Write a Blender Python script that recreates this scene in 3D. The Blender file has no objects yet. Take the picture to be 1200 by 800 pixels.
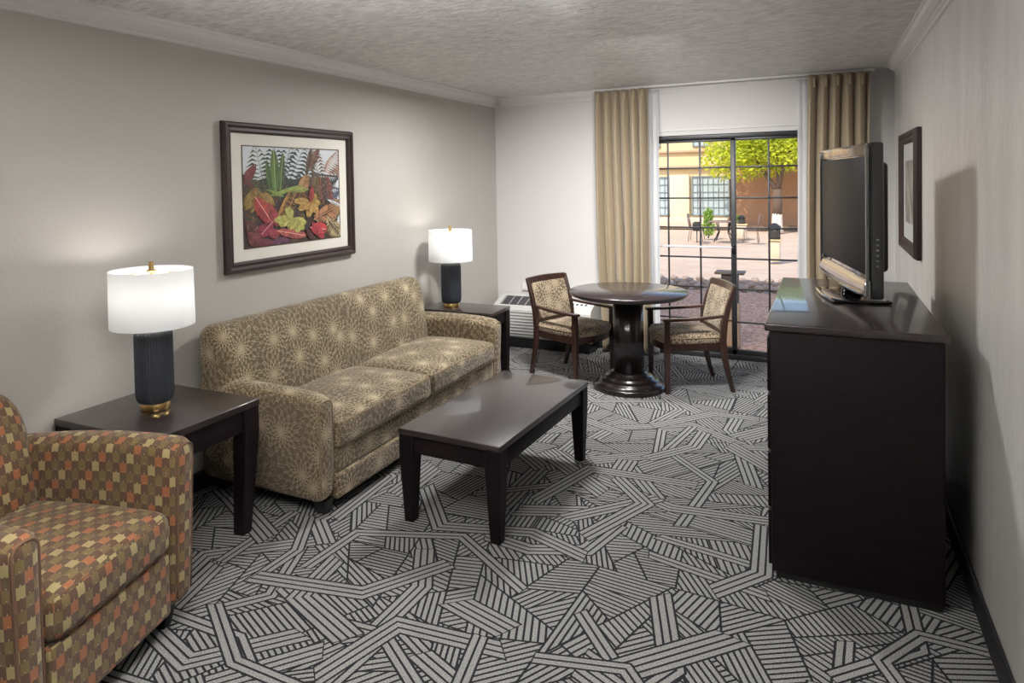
import bpy, bmesh, math, random
from mathutils import Vector, Matrix
PI = math.pi
random.seed(7)
SC = bpy.context.scene
COL = SC.collection

# ------------------------------------------------------------------ nodes
MATS = {}
def mat(name, color=(.5,.5,.5), rough=.5, metal=0, coat=0, spec=.5, sheen=0, bump=None, var=None, emit=None):
    """principled material; bump=(scale, strength, detail, stretch), var=(scale, amount, stretch)"""
    if name in MATS: return MATS[name]
    m = bpy.data.materials.new(name); m.use_nodes = True; MATS[name] = m
    nt = m.node_tree; b = nt.nodes['Principled BSDF']
    b.inputs['Base Color'].default_value = (*color, 1)
    b.inputs['Roughness'].default_value = rough
    b.inputs['Metallic'].default_value = metal
    b.inputs['Coat Weight'].default_value = coat
    b.inputs['Specular IOR Level'].default_value = spec
    b.inputs['Sheen Weight'].default_value = sheen
    if emit:
        b.inputs['Emission Color'].default_value = (*emit[0], 1); b.inputs['Emission Strength'].default_value = emit[1]
    N = nt.nodes.new; L = nt.links.new
    if bump or var:
        tc = N('ShaderNodeTexCoord')
    def coords(st):
        mp = N('ShaderNodeMapping'); mp.inputs['Scale'].default_value = st
        L(tc.outputs['Object'], mp.inputs['Vector']); return mp.outputs[0]
    if bump:
        n = N('ShaderNodeTexNoise'); n.inputs['Scale'].default_value = bump[0]; n.inputs['Detail'].default_value = bump[2]
        L(coords(bump[3] if len(bump) > 3 else (1,1,1)), n.inputs['Vector'])
        bp = N('ShaderNodeBump'); bp.inputs['Strength'].default_value = bump[1]; bp.inputs['Distance'].default_value = .01
        L(n.outputs[0], bp.inputs['Height']); L(bp.outputs[0], b.inputs['Normal'])
    if var:
        n = N('ShaderNodeTexNoise'); n.inputs['Scale'].default_value = var[0]; n.inputs['Detail'].default_value = 5
        L(coords(var[2] if len(var) > 2 else (1,1,1)), n.inputs['Vector'])
        r = N('ShaderNodeValToRGB'); a = var[1]
        r.color_ramp.elements[0].position = .3; r.color_ramp.elements[1].position = .7
        r.color_ramp.elements[0].color = (*[c*(1-a) for c in color], 1)
        r.color_ramp.elements[1].color = (*[min(1, c*(1+a)) for c in color], 1)
        L(n.outputs[0], r.inputs[0]); L(r.outputs[0], b.inputs['Base Color'])
    return m

class NT:
    """small expression helper for math nodes"""
    def __init__(s, m): s.nt = m.node_tree
    def n(s, t): return s.nt.nodes.new(t)
    def l(s, a, b): s.nt.links.new(a, b)
    def m(s, op, a, b=None, c=None):
        x = s.n('ShaderNodeMath'); x.operation = op
        for i, v in enumerate((a, b, c)):
            if v is None: continue
            if isinstance(v, (int, float)): x.inputs[i].default_value = v
            else: s.l(v, x.inputs[i])
        return x.outputs[0]
    def mix(s, f, a, b):
        x = s.n('ShaderNodeMix'); x.data_type = 'RGBA'
        for sock, v in ((x.inputs[0], f), (x.inputs[6], a), (x.inputs[7], b)):
            if isinstance(v, tuple): sock.default_value = (*v, 1) if len(v) == 3 else v
            elif isinstance(v, (int, float)): sock.default_value = v
            else: s.l(v, sock)
        return x.outputs[2]

def flower_fabric(name, base, line, spacing, petals=14, seed=0.0, width=.0012):
    """brown cloth with fine pale outlines of many-petalled flowers, drawn in UV metres"""
    m = mat(name, base, .85, sheen=.2); t = NT(m); b = m.node_tree.nodes['Principled BSDF']
    uv = t.n('ShaderNodeUVMap').outputs[0]
    nz = t.n('ShaderNodeTexNoise'); nz.inputs['Scale'].default_value = 22; nz.inputs['Detail'].default_value = 1.5; t.l(uv, nz.inputs['Vector'])
    sub = t.n('ShaderNodeVectorMath'); sub.operation = 'SUBTRACT'; t.l(nz.outputs['Color'], sub.inputs[0]); sub.inputs[1].default_value = (.5,.5,.5)
    sc = t.n('ShaderNodeVectorMath'); sc.operation = 'SCALE'; t.l(sub.outputs[0], sc.inputs[0]); sc.inputs['Scale'].default_value = .03*spacing/.2
    ad = t.n('ShaderNodeVectorMath'); t.l(uv, ad.inputs[0]); t.l(sc.outputs[0], ad.inputs[1])
    of = t.n('ShaderNodeVectorMath'); t.l(ad.outputs[0], of.inputs[0]); of.inputs[1].default_value = (seed, seed*.7, 0)
    vo = t.n('ShaderNodeTexVoronoi'); vo.voronoi_dimensions = '2D'; vo.inputs['Scale'].default_value = 1/spacing
    vo.inputs['Randomness'].default_value = .85
    t.l(of.outputs[0], vo.inputs['Vector'])
    d = t.n('ShaderNodeVectorMath'); d.operation = 'SUBTRACT'; t.l(of.outputs[0], d.inputs[0]); t.l(vo.outputs['Position'], d.inputs[1])
    sp = t.n('ShaderNodeSeparateXYZ'); t.l(d.outputs[0], sp.inputs[0])
    r = t.m('SQRT', t.m('ADD', t.m('ADD', t.m('MULTIPLY', sp.outputs[0], sp.outputs[0]), t.m('MULTIPLY', sp.outputs[1], sp.outputs[1])), 1e-7))
    th = t.m('ARCTAN2', sp.outputs[1], sp.outputs[0])
    a = t.m('MULTIPLY', th, petals/(2*PI))
    lr = t.m('MULTIPLY', t.m('LOGARITHM', t.m('MULTIPLY', r, 100), 2.718), 1.45)
    def tri(x):   # 0 at integers, 1 at halves
        return t.m('POWER', t.m('MULTIPLY', t.m('PINGPONG', x, .5), 2), 1.35)
    def fam(off_a, off_s, k):
        s = t.m('ADD', lr, t.m('ADD', t.m('MULTIPLY', tri(t.m('ADD', a, off_a)), k), off_s))
        return t.m('PINGPONG', s, .5)   # distance to the nearest integer
    w = t.m('MINIMUM', t.m('DIVIDE', width*1.45*2.1, r), .2)
    l1 = t.m('LESS_THAN', fam(0, 0, .95), w)
    l2 = t.m('LESS_THAN', fam(.5, .5, .95), w)
    aw = t.m('MINIMUM', t.m('DIVIDE', width*petals/(2*PI)*.55, r), .25)
    rad = t.m('MULTIPLY', t.m('LESS_THAN', t.m('PINGPONG', a, .5), aw), t.m('LESS_THAN', r, spacing*.035))
    cen = t.m('LESS_THAN', r, spacing*.03)
    mask = t.m('MAXIMUM', t.m('MAXIMUM', l1, l2), rad)
    # stretches of cloth where the print is fainter
    n2 = t.n('ShaderNodeTexNoise'); n2.inputs['Scale'].default_value = 5; t.l(uv, n2.inputs['Vector'])
    col = t.mix(t.m('MULTIPLY', mask, t.m('ADD', .62, t.m('MULTIPLY', n2.outputs[0], .6))), base, line)
    t.l(col, b.inputs['Base Color'])
    wv = t.n('ShaderNodeTexNoise'); wv.inputs['Scale'].default_value = 900; t.l(uv, wv.inputs['Vector'])
    bp = t.n('ShaderNodeBump'); bp.inputs['Strength'].default_value = .25; bp.inputs['Distance'].default_value = .001
    t.l(wv.outputs[0], bp.inputs['Height']); t.l(bp.outputs[0], b.inputs['Normal'])
    return m

def block_fabric(name):
    """brown cloth woven in small interlocking blocks of rust, olive, khaki and brown"""
    m = mat(name, (.1,.05,.03), .8, sheen=.15); t = NT(m); b = m.node_tree.nodes['Principled BSDF']
    uv = t.n('ShaderNodeUVMap').outputs[0]
    sp = t.n('ShaderNodeSeparateXYZ'); t.l(uv, sp.inputs[0])
    x = t.m('DIVIDE', sp.outputs[0], .029); y = t.m('DIVIDE', sp.outputs[1], .034)
    fx = t.m('SUBTRACT', t.m('FRACT', x), .5)
    # round tab in the middle of each block top
    tab = t.m('MULTIPLY', t.m('SQRT', t.m('MAXIMUM', t.m('SUBTRACT', .02, t.m('MULTIPLY', fx, fx)), 0)), .9)
    flat = t.m('MULTIPLY', t.m('ABSOLUTE', fx), -.12)
    y2 = t.m('ADD', t.m('SUBTRACT', y, tab), flat)
    ix = t.m('FLOOR', x); iy = t.m('FLOOR', y2)
    par = t.m('MULTIPLY', t.m('FRACT', t.m('MULTIPLY', t.m('ADD', ix, iy), .5)), 2)      # 0 / 1 checker
    cmb = t.n('ShaderNodeCombineXYZ'); t.l(ix, cmb.inputs[0]); t.l(iy, cmb.inputs[1])
    # colour runs in diagonals of the coloured blocks
    k = t.m('FRACT', t.m('ADD', t.m('MULTIPLY', t.m('ADD', ix, t.m('MULTIPLY', iy, 3)), .125), .01))
    r1 = t.n('ShaderNodeValToRGB'); r1.color_ramp.interpolation = 'CONSTANT'
    cs = [(.29,.10,.035), (.15,.105,.034), (.33,.265,.12), (.14,.09,.033)]
    e = r1.color_ramp.elements; e[0].color = (*cs[0], 1); e[0].position = 0; e[1].position = .25; e[1].color = (*cs[1], 1)
    for i in (2, 3):
        q = e.new(i*.25); q.color = (*cs[i], 1)
    t.l(k, r1.inputs[0])
    wn = t.n('ShaderNodeTexWhiteNoise'); wn.noise_dimensions = '2D'; t.l(cmb.outputs[0], wn.inputs['Vector'])
    r2 = t.n('ShaderNodeValToRGB'); r2.color_ramp.interpolation = 'CONSTANT'
    e = r2.color_ramp.elements; e[0].color = (.082,.038,.018,1); e[1].position = .5; e[1].color = (.085,.052,.026,1)
    t.l(wn.outputs[0], r2.inputs[0])
    col = t.mix(par, r2.outputs[0], r1.outputs[0])
    # small pale stitch at each tab
    fy = t.m('FRACT', y2)
    dot = t.m('MULTIPLY', t.m('LESS_THAN', t.m('ABSOLUTE', fx), .07), t.m('LESS_THAN', fy, .1))
    col = t.mix(t.m('MULTIPLY', dot, .7), col, (.45,.38,.22))
    t.l(col, b.inputs['Base Color'])
    wv = t.n('ShaderNodeTexNoise'); wv.inputs['Scale'].default_value = 900; t.l(uv, wv.inputs['Vector'])
    bp = t.n('ShaderNodeBump'); bp.inputs['Strength'].default_value = .2; bp.inputs['Distance'].default_value = .001
    t.l(wv.outputs[0], bp.inputs['Height']); t.l(bp.outputs[0], b.inputs['Normal'])
    return m

def speckle(name, c0, c1, scale, rough=.95, bump=.3, dist=.004):
    m = mat(name, c0, rough, spec=.15); t = NT(m); b = m.node_tree.nodes['Principled BSDF']
    tc = t.n('ShaderNodeTexCoord')
    n = t.n('ShaderNodeTexNoise'); n.inputs['Scale'].default_value = scale; n.inputs['Detail'].default_value = 2; t.l(tc.outputs['Object'], n.inputs['Vector'])
    r = t.n('ShaderNodeValToRGB'); r.color_ramp.elements[0].position = .35; r.color_ramp.elements[1].position = .65
    r.color_ramp.elements[0].color = (*c0, 1); r.color_ramp.elements[1].color = (*c1, 1)
    t.l(n.outputs[0], r.inputs[0]); t.l(r.outputs[0], b.inputs['Base Color'])
    bp = t.n('ShaderNodeBump'); bp.inputs['Strength'].default_value = bump; bp.inputs['Distance'].default_value = dist
    t.l(n.outputs[0], bp.inputs['Height']); t.l(bp.outputs[0], b.inputs['Normal'])
    return m

def glass_mat(name, tint=(1,1,1), refl=.06):
    m = bpy.data.materials.new(name); m.use_nodes = True; nt = m.node_tree; MATS[name] = m
    nt.nodes.remove(nt.nodes['Principled BSDF']); o = nt.nodes['Material Output']
    tr = nt.nodes.new('ShaderNodeBsdfTransparent'); tr.inputs[0].default_value = (*tint, 1)
    gl = nt.nodes.new('ShaderNodeBsdfGlossy'); gl.inputs['Roughness'].default_value = .01
    fr = nt.nodes.new('ShaderNodeFresnel'); fr.inputs[0].default_value = 1.3
    mx = nt.nodes.new('ShaderNodeMixShader')
    nt.links.new(fr.outputs[0], mx.inputs[0]); nt.links.new(tr.outputs[0], mx.inputs[1]); nt.links.new(gl.outputs[0], mx.inputs[2])
    nt.links.new(mx.outputs[0], o.inputs[0]); return m

def cloth_mat(name, color, trans, opacity=1.0, rough=.8):
    """thin cloth: diffuse + translucent (+ some see-through)"""
    m = bpy.data.materials.new(name); m.use_nodes = True; nt = m.node_tree; MATS[name] = m
    nt.nodes.remove(nt.nodes['Principled BSDF']); o = nt.nodes['Material Output']
    df = nt.nodes.new('ShaderNodeBsdfDiffuse'); df.inputs[0].default_value = (*color, 1)
    tl = nt.nodes.new('ShaderNodeBsdfTranslucent'); tl.inputs[0].default_value = (*color, 1)
    mx = nt.nodes.new('ShaderNodeMixShader'); mx.inputs[0].default_value = trans
    nt.links.new(df.outputs[0], mx.inputs[1]); nt.links.new(tl.outputs[0], mx.inputs[2])
    out = mx.outputs[0]
    if opacity < 1:
        tr = nt.nodes.new('ShaderNodeBsdfTransparent'); m2 = nt.nodes.new('ShaderNodeMixShader'); m2.inputs[0].default_value = opacity
        nt.links.new(tr.outputs[0], m2.inputs[1]); nt.links.new(out, m2.inputs[2]); out = m2.outputs[0]
    nt.links.new(out, o.inputs[0]); return m

# ------------------------------------------------------------------ mesh builder
class MB:
    def __init__(s): s.v = []; s.f = []; s.uv = []; s.mi = []; s.sm = []; s.col = []
    def face(s, idx, uv=None, mi=0, smooth=True, col=None):
        s.f.append(idx); s.uv.append(uv); s.mi.append(mi); s.sm.append(smooth); s.col.append(col)
    def poly(s, pts, uv=None, mi=0, smooth=False, col=None):
        b = len(s.v); s.v += [tuple(p) for p in pts]; s.face(list(range(b, b+len(pts))), uv, mi, smooth, col)
    def box(s, c, size, r=0.0, seg=1, n=1, fn=None, mi=0, rot=0):
        """rounded box; n = subdivisions of the flat middle; fn deforms a local point"""
        h = [q/2 for q in size]; r = min(r, min(h)*.999)
        def axis(hh):
            if r <= 0: return [-hh + 2*hh*i/n for i in range(n+1)]
            inn = hh - r; a = [-inn - r*math.tan(PI/4*(1-i/seg)) for i in range(seg)]
            mid = [-inn + 2*inn*i/n for i in range(n+1)]
            return a + mid + [-q for q in reversed(a)]
        ax = [axis(q) for q in h]
        cr, sr = math.cos(rot), math.sin(rot)
        for d in range(3):
            u, w = (d+1) % 3, (d+2) % 3
            for sg in (-1, 1):
                base = len(s.v); U, W = ax[u], ax[w]; uvs = []
                for a in U:
                    for bb in W:
                        p = [0,0,0]; p[d] = sg*h[d]; p[u] = a; p[w] = bb
                        if r > 0:
                            q = [max(-(h[k]-r), min(h[k]-r, p[k])) for k in range(3)]
                            dv = Vector([p[k]-q[k] for k in range(3)])
                            dv = dv.normalized()*r if dv.length > 1e-9 else dv
                            p = [q[k]+dv[k] for k in range(3)]
                        if d == 2: uvs.append((a, bb))
                        elif d == 0: uvs.append((a, bb))
                        else: uvs.append((bb, a))
                        if fn: p = fn(*p)
                        s.v.append((c[0]+p[0]*cr-p[1]*sr, c[1]+p[0]*sr+p[1]*cr, c[2]+p[2]))
                off = (d*.37+sg*.13+c[0]*.7, c[1]*.9+c[2])
                nw = len(W)
                for i in range(len(U)-1):
                    for j in range(nw-1):
                        q = [i*nw+j, (i+1)*nw+j, (i+1)*nw+j+1, i*nw+j+1]
                        if sg < 0: q.reverse()
                        s.face([base+k for k in q], [(uvs[k][0]+off[0], uvs[k][1]+off[1]) for k in q], mi, r > 0)
        return s
    def loft(s, rings, cap=True, mi=0, smooth=False, closed=True, uvs=None):
        base = len(s.v); n = len(rings[0])
        for rg in rings: s.v += [tuple(p) for p in rg]
        for i in range(len(rings)-1):
            for j in range(n if closed else n-1):
                k = (j+1) % n
                q = [base+i*n+j, base+i*n+k, base+(i+1)*n+k, base+(i+1)*n+j]
                uv = None
                if uvs:
                    u = uvs(i, j), uvs(i, j+1), uvs(i+1, j+1), uvs(i+1, j); uv = list(u)
                s.face(q, uv, mi, smooth)
        if cap:
            s.face([base+j for j in reversed(range(n))], None, mi, False)
            s.face([base+(len(rings)-1)*n+j for j in range(n)], None, mi, False)
        return s
    def leg(s, p0, p1, w0, w1, ch=.003, d0=None, d1=None, mi=0):
        """square bar from p0 to p1 with end sizes w0,w1 (chamfered edges, horizontal ends)"""
        rings = []
        for p, w, d in ((p0, w0, d0 or w0), (p1, w1, d1 or w1)):
            a, b = w/2, d/2
            rings.append([(p[0]+x, p[1]+y, p[2]) for x, y in ((-a+ch,-b),(a-ch,-b),(a,-b+ch),(a,b-ch),(a-ch,b),(-a+ch,b),(-a,b-ch),(-a,-b+ch))])
        return s.loft(rings, mi=mi)
    def bars(s, path, mi=0):
        """path: list of (x,y,z,w,d) chamfered square sections stacked"""
        rings = []
        for x0, y0, z0, w, d in path:
            a, b, ch = w/2, d/2, .004
            rings.append([(x0+x, y0+y, z0) for x, y in ((-a+ch,-b),(a-ch,-b),(a,-b+ch),(a,b-ch),(a-ch,b),(-a+ch,b),(-a,b-ch),(-a,-b+ch))])
        return s.loft(rings, mi=mi)
    def lathe(s, prof, n=32, c=(0,0,0), cap=True, mi=0, rfn=None):
        rings = []
        for r, z in prof:
            rings.append([(c[0]+r*(rfn(a) if rfn else 1)*math.cos(a), c[1]+r*(rfn(a) if rfn else 1)*math.sin(a), c[2]+z) for a in [2*PI*i/n for i in range(n)]])
        return s.loft(rings, cap, mi, True)
    def tube(s, pts, r, n=8, closed=False, mi=0):
        P = [Vector(p) for p in pts]; N = len(P); rings = []
        up = Vector((0,0,1)); prev = None
        for i, p in enumerate(P):
            if closed: t = (P[(i+1) % N]-P[i-1]).normalized()
            else: t = (P[min(i+1, N-1)]-P[max(i-1, 0)]).normalized()
            if prev is None:
                a = t.cross(up);
                if a.length < .1: a = t.cross(Vector((1,0,0)))
            else: a = prev - t*prev.dot(t)
            a.normalize(); b = t.cross(a); prev = a
            rr = r(i/(N-1)) if callable(r) else r
            rings.append([p + a*rr*math.cos(2*PI*j/n) + b*rr*math.sin(2*PI*j/n) for j in range(n)])
        if closed: rings.append(rings[0]); 
        return s.loft(rings, not closed, mi, True)
    def build(s, name, mats, parent=None, loc=None, rz=0, merge=True, colors=False):
        me = bpy.data.meshes.new(name)
        me.from_pydata(s.v, [], s.f)
        ul = me.uv_layers.new(name='UVMap')
        vs = s.v
        li = 0
        for fi, f in enumerate(s.f):
            uv = s.uv[fi]
            if uv is None:
                nrm = me.polygons[fi].normal
                k = max(range(3), key=lambda q: abs(nrm[q]))
                ii = ((1,2),(0,2),(0,1))[k]
                uv = [(vs[v][ii[0]]+k*.37, vs[v][ii[1]]) for v in f]
            for u in uv:
                ul.data[li].uv = u; li += 1
        me.polygons.foreach_set('material_index', s.mi)
        me.polygons.foreach_set('use_smooth', s.sm)
        if colors:
            ca = me.color_attributes.new('Col', 'FLOAT_COLOR', 'CORNER'); li = 0
            for fi, f in enumerate(s.f):
                c = s.col[fi] or (.5,.5,.5)
                for _ in f:
                    ca.data[li].color = (*c, 1); li += 1
        if not isinstance(mats, (list, tuple)): mats = [mats]
        for m in mats: me.materials.append(m)
        if merge:
            bm = bmesh.new(); bm.from_mesh(me); bmesh.ops.remove_doubles(bm, verts=bm.verts, dist=1e-5)
            bmesh.ops.recalc_face_normals(bm, faces=bm.faces)
            bm.to_mesh(me); bm.free()
        o = bpy.data.objects.new(name, me); COL.objects.link(o)
        if parent: o.parent = parent
        if loc: o.location = loc
        if rz: o.rotation_euler.z = rz
        return o

def thing(name, label, cat, loc=(0,0,0), rz=0, group=None):
    o = bpy.data.objects.new(name, None); COL.objects.link(o); o.empty_display_size = .1
    o.location = loc; o.rotation_euler = (0,0,rz); return tag(o, label, cat, group)
def tag(o, label, cat, group=None):
    o['label'] = label; o['category'] = cat
    if group: o['group'] = group
    return o
def struct(o):
    o['kind'] = 'structure'; return o
def copy_tree(o, parent=None):
    c = o.copy(); COL.objects.link(c)
    if parent: c.parent = parent
    for ch in list(o.children): copy_tree(ch, c)
    return c

# ------------------------------------------------------------------ materials
WALL_L = mat('wall_paint_greige', (.50,.48,.445), .55, bump=(60,.12,3), var=(1.2,.03))
WALL_B = mat('wall_paint_white', (.66,.64,.63), .6, bump=(50,.08,3))
WALL_R = mat('wall_plaster_satin', (.66,.645,.62), .36, bump=(16,.5,7,(1,1.6,.5)), var=(5,.10,(1,1,.25)))
CEIL = mat('ceiling_texture', (.84,.815,.80), .3, bump=(26,1.0,10,(1,2.0,1)), var=(15,.2,(1,2.2,1)))  # mottled colour paints in the glints and shading of the ceiling relief
[setattr(n.inputs['Distance'], 'default_value', .035) for n in CEIL.node_tree.nodes if n.type == 'BUMP']
TRIMW = mat('trim_white', (.74,.72,.71), .4)
BLACKB = mat('baseboard_black', (.012,.012,.014), .5)
WOOD = mat('espresso_wood', (.007,.004,.005), .5, spec=.18, var=(3,.35,(1,14,14)))
WOODT = mat('espresso_wood_top', (.024,.017,.017), .3, coat=.45, var=(3,.3,(10,1,10)))
WOODP = mat('pedestal_wood', (.010,.006,.006), .28, coat=.4)
CHW = mat('chair_wood', (.032,.013,.009), .35, coat=.3, var=(4,.35,(6,6,1)))
FRW = mat('frame_wood', (.035,.02,.018), .5, coat=0, var=(5,.3,(3,1,1)))
SOFA = flower_fabric('sofa_floral_cloth', (.115,.083,.043), (.60,.49,.32), .20, 15, width=.0013)
SOFAP = mat('sofa_piping', (.24,.18,.11), .8)
CHF = flower_fabric('chair_scribble_cloth', (.105,.07,.04), (.48,.385,.26), .13, 10, seed=3.1, width=.0017)
BLOCK = block_fabric('armchair_block_cloth')
BLOCKP = mat('armchair_piping', (.13,.07,.04), .75)
GOLD = mat('brass', (.72,.5,.2), .28, metal=1, var=(30,.15,(1,1,.1)))
CERAM = mat('lamp_charcoal_ceramic', (.018,.022,.03), .45)
SHADE = cloth_mat('lamp_shade_cloth', (.86,.87,.88), .5)
FOOT = mat('black_foot', (.01,.01,.01), .5)
BLK = mat('black_plastic', (.008,.008,.01), .3)
BLKG = mat('black_gloss', (.006,.006,.008), .06, coat=.6)
SCREEN = mat('tv_screen', (.012,.013,.014), .5, spec=.12)
CHROME = mat('chrome_strip', (.34,.33,.35), .14, metal=1)
ACW = mat('ac_white_plastic', (.62,.61,.59), .45)
ACG = mat('ac_grille_dark', (.05,.05,.055), .5)
ACD = mat('ac_seams', (.2,.2,.2), .6)
DRM = mat('door_dark_metal', (.02,.021,.023), .4)
MAT_BOARD = mat('mat_board', (.80,.77,.69), .8)
GLASS = glass_mat('clear_glass')
STEEL = mat('grey_metal', (.5,.5,.52), .35, metal=1)
CARP = speckle('carpet_light_pile', (.09,.09,.09), (.47,.465,.45), 300)
CARPD = speckle('carpet_dark_pile', (.012,.013,.017), (.03,.031,.036), 330)
SHEER = cloth_mat('sheer_white', (.92,.92,.92), .5, .88)
def drape_mat():
    m = mat('gold_drape_cloth', (.34,.268,.175), .42, sheen=.3, bump=(7,.35,3,(1,1,.35)))
    return m
DRAPE = drape_mat()

# ------------------------------------------------------------------ camera
f_px, pcx, pcy, yaw, pitch, roll = 823.2, 545.34, 233.48, .472277, -.0266034, .01925976
Rz = Matrix.Rotation(yaw, 3, 'Z'); Rx = Matrix.Rotation(pitch, 3, 'X'); Ry = Matrix.Rotation(roll, 3, 'Y')
M = Rz @ Rx @ Ry
cam = bpy.data.cameras.new('camera'); co = bpy.data.objects.new('camera', cam); COL.objects.link(co)
cols = [M.col[0], M.col[2], -M.col[1]]
R3 = Matrix((cols[0], cols[1], cols[2])).transposed()
co.matrix_world = Matrix.Translation((0,0,1.616)) @ R3.to_4x4()
cam.sensor_width = 36; cam.lens = f_px/1200*36
cam.shift_x = (600-pcx)/1200; cam.shift_y = (pcy-400)/1200
cam.clip_start = .05; cam.clip_end = 300
SC.camera = co

# ------------------------------------------------------------------ room shell
XL, XR, YB, YF, ZC = -2.97, .50, 6.51, -1.6, 2.44
DX0, DX1, DZ = -1.56, -.12, 1.985        # sliding door opening
def slab(name, c, size, m, r=0):
    return struct(MB().box(c, size, r).build(name, m))
slab('wall_left', (XL-.06, (YB+YF)/2, ZC/2), (.12, YB-YF+.3, ZC+.1), WALL_L)
slab('wall_right', (XR+.06, (YB+YF)/2, ZC/2), (.12, YB-YF+.3, ZC+.1), WALL_R)
slab('wall_front', ((XL+XR)/2, YF-.06, ZC/2), (XR-XL, .12, ZC+.1), WALL_L)
b = MB()
b.box(((XL+DX0)/2, YB+.07, ZC/2), (DX0-XL, .14, ZC+.1)); b.box(((XR+DX1)/2, YB+.07, ZC/2), (XR-DX1, .14, ZC+.1))
b.box(((DX0+DX1)/2, YB+.07, (DZ+ZC)/2+.025), (DX1-DX0, .14, ZC-DZ+.05))
struct(b.build('wall_back', WALL_B, merge=False))
slab('ceiling', ((XL+XR)/2, (YB+YF)/2, ZC+.05), (XR-XL+.24, YB-YF+.3, .1), CEIL)
slab('trim_1', ((DX0+DX1)/2, YB-.006, DZ+.045), (DX1-DX0, .012, .014), TRIMW, .003)

# carpet: stripes of light pile on a dark ground; convex pieces, later bands cut the earlier ones
def clip(poly, nx, ny, d, flag=False):   # keep n.p <= d; points are (x, y, edge-is-a-border)
    out = []; n = len(poly)
    for i in range(n):
        p, q = poly[i], poly[(i+1) % n]
        a = nx*p[0]+ny*p[1]-d; c = nx*q[0]+ny*q[1]-d
        if a <= 0: out.append(p if not (a == 0 and c > 0) else (p[0], p[1], flag))
        if a < 0 and c > 0:
            t = a/(a-c); out.append((p[0]+t*(q[0]-p[0]), p[1]+t*(q[1]-p[1]), flag))
        if a > 0 and c < 0:
            t = a/(a-c); out.append((p[0]+t*(q[0]-p[0]), p[1]+t*(q[1]-p[1]), p[2]))
    return out
def area(p): return abs(sum(p[i][0]*p[(i+1) % len(p)][1]-p[(i+1) % len(p)][0]*p[i][1] for i in range(len(p))))/2
def planes(poly):                    # ccw polygon -> outward half planes
    o = []
    for i in range(len(poly)):
        p, q = poly[i], poly[(i+1) % len(poly)]
        dx, dy = q[0]-p[0], q[1]-p[1]; l = math.hypot(dx, dy)
        if l < 1e-6: continue
        nx, ny = dy/l, -dx/l; o.append((nx, ny, nx*p[0]+ny*p[1], p[2]))
    return o
def bbox(p): xs = [q[0] for q in p]; ys = [q[1] for q in p]; return min(xs), min(ys), max(xs), max(ys)
PB = .0285; GAP = .0042
rnd = random.Random(11)
pieces = []
FX0, FX1, FY0, FY1 = XL, XR, -1.6, YB+.02
def leaf_piece(poly):
    if rnd.random() < .6:
        i = rnd.randrange(len(poly)); p, q = poly[i], poly[(i+1) % len(poly)]; a = math.atan2(q[1]-p[1], q[0]-p[0])
    else: a = rnd.uniform(0, PI)
    pieces.append((poly, a, poly[0], bbox(poly), rnd.choice([.0215, .0235, .026])))
def split(poly, depth):
    if area(poly) < rnd.uniform(.03, .10) or depth > 14: leaf_piece(poly); return
    cx_ = sum(p[0] for p in poly)/len(poly); cy_ = sum(p[1] for p in poly)/len(poly)
    x0, y0, x1, y1 = bbox(poly)
    a = (0 if y1-y0 < x1-x0 else PI/2) + rnd.gauss(0, .6)
    nx, ny = math.cos(a), math.sin(a); d = nx*cx_+ny*cy_+rnd.uniform(-.05, .05)
    A = clip(poly, nx, ny, d, True); B = clip(poly, -nx, -ny, -d, True)
    if len(A) > 2 and len(B) > 2: split(A, depth+1); split(B, depth+1)
    else: leaf_piece(poly)
split([(FX0,FY0,False),(FX1,FY0,False),(FX1,FY1,False),(FX0,FY1,False)], 0)
def add_band(quad, ang, org, per):
    global pieces
    bb = bbox(quad); pl = planes(quad); out = []
    for pc in pieces:
        poly, a, o, pb, pr = pc
        if pb[0] >= bb[2] or pb[2] <= bb[0] or pb[1] >= bb[3] or pb[3] <= bb[1]: out.append(pc); continue
        rest = poly; cut = []
        for nx, ny, d, _ in pl:
            outside = clip(rest, -nx, -ny, -d)
            if len(outside) > 2 and area(outside) > 1e-5: cut.append(outside)
            rest = clip(rest, nx, ny, d)
            if len(rest) < 3: break
        if len(rest) < 3 or area(rest) < 1e-6: out.append(pc); continue
        for c in cut: out.append((c, a, o, bbox(c), pr))
    pieces = out
    q = quad
    for nx, ny, d in ((-1,0,-FX0),(1,0,FX1),(0,-1,-FY0),(0,1,FY1)): q = clip(q, nx, ny, d)
    if len(q) > 2: pieces.append((q, ang, org, bbox(q), per))
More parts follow.
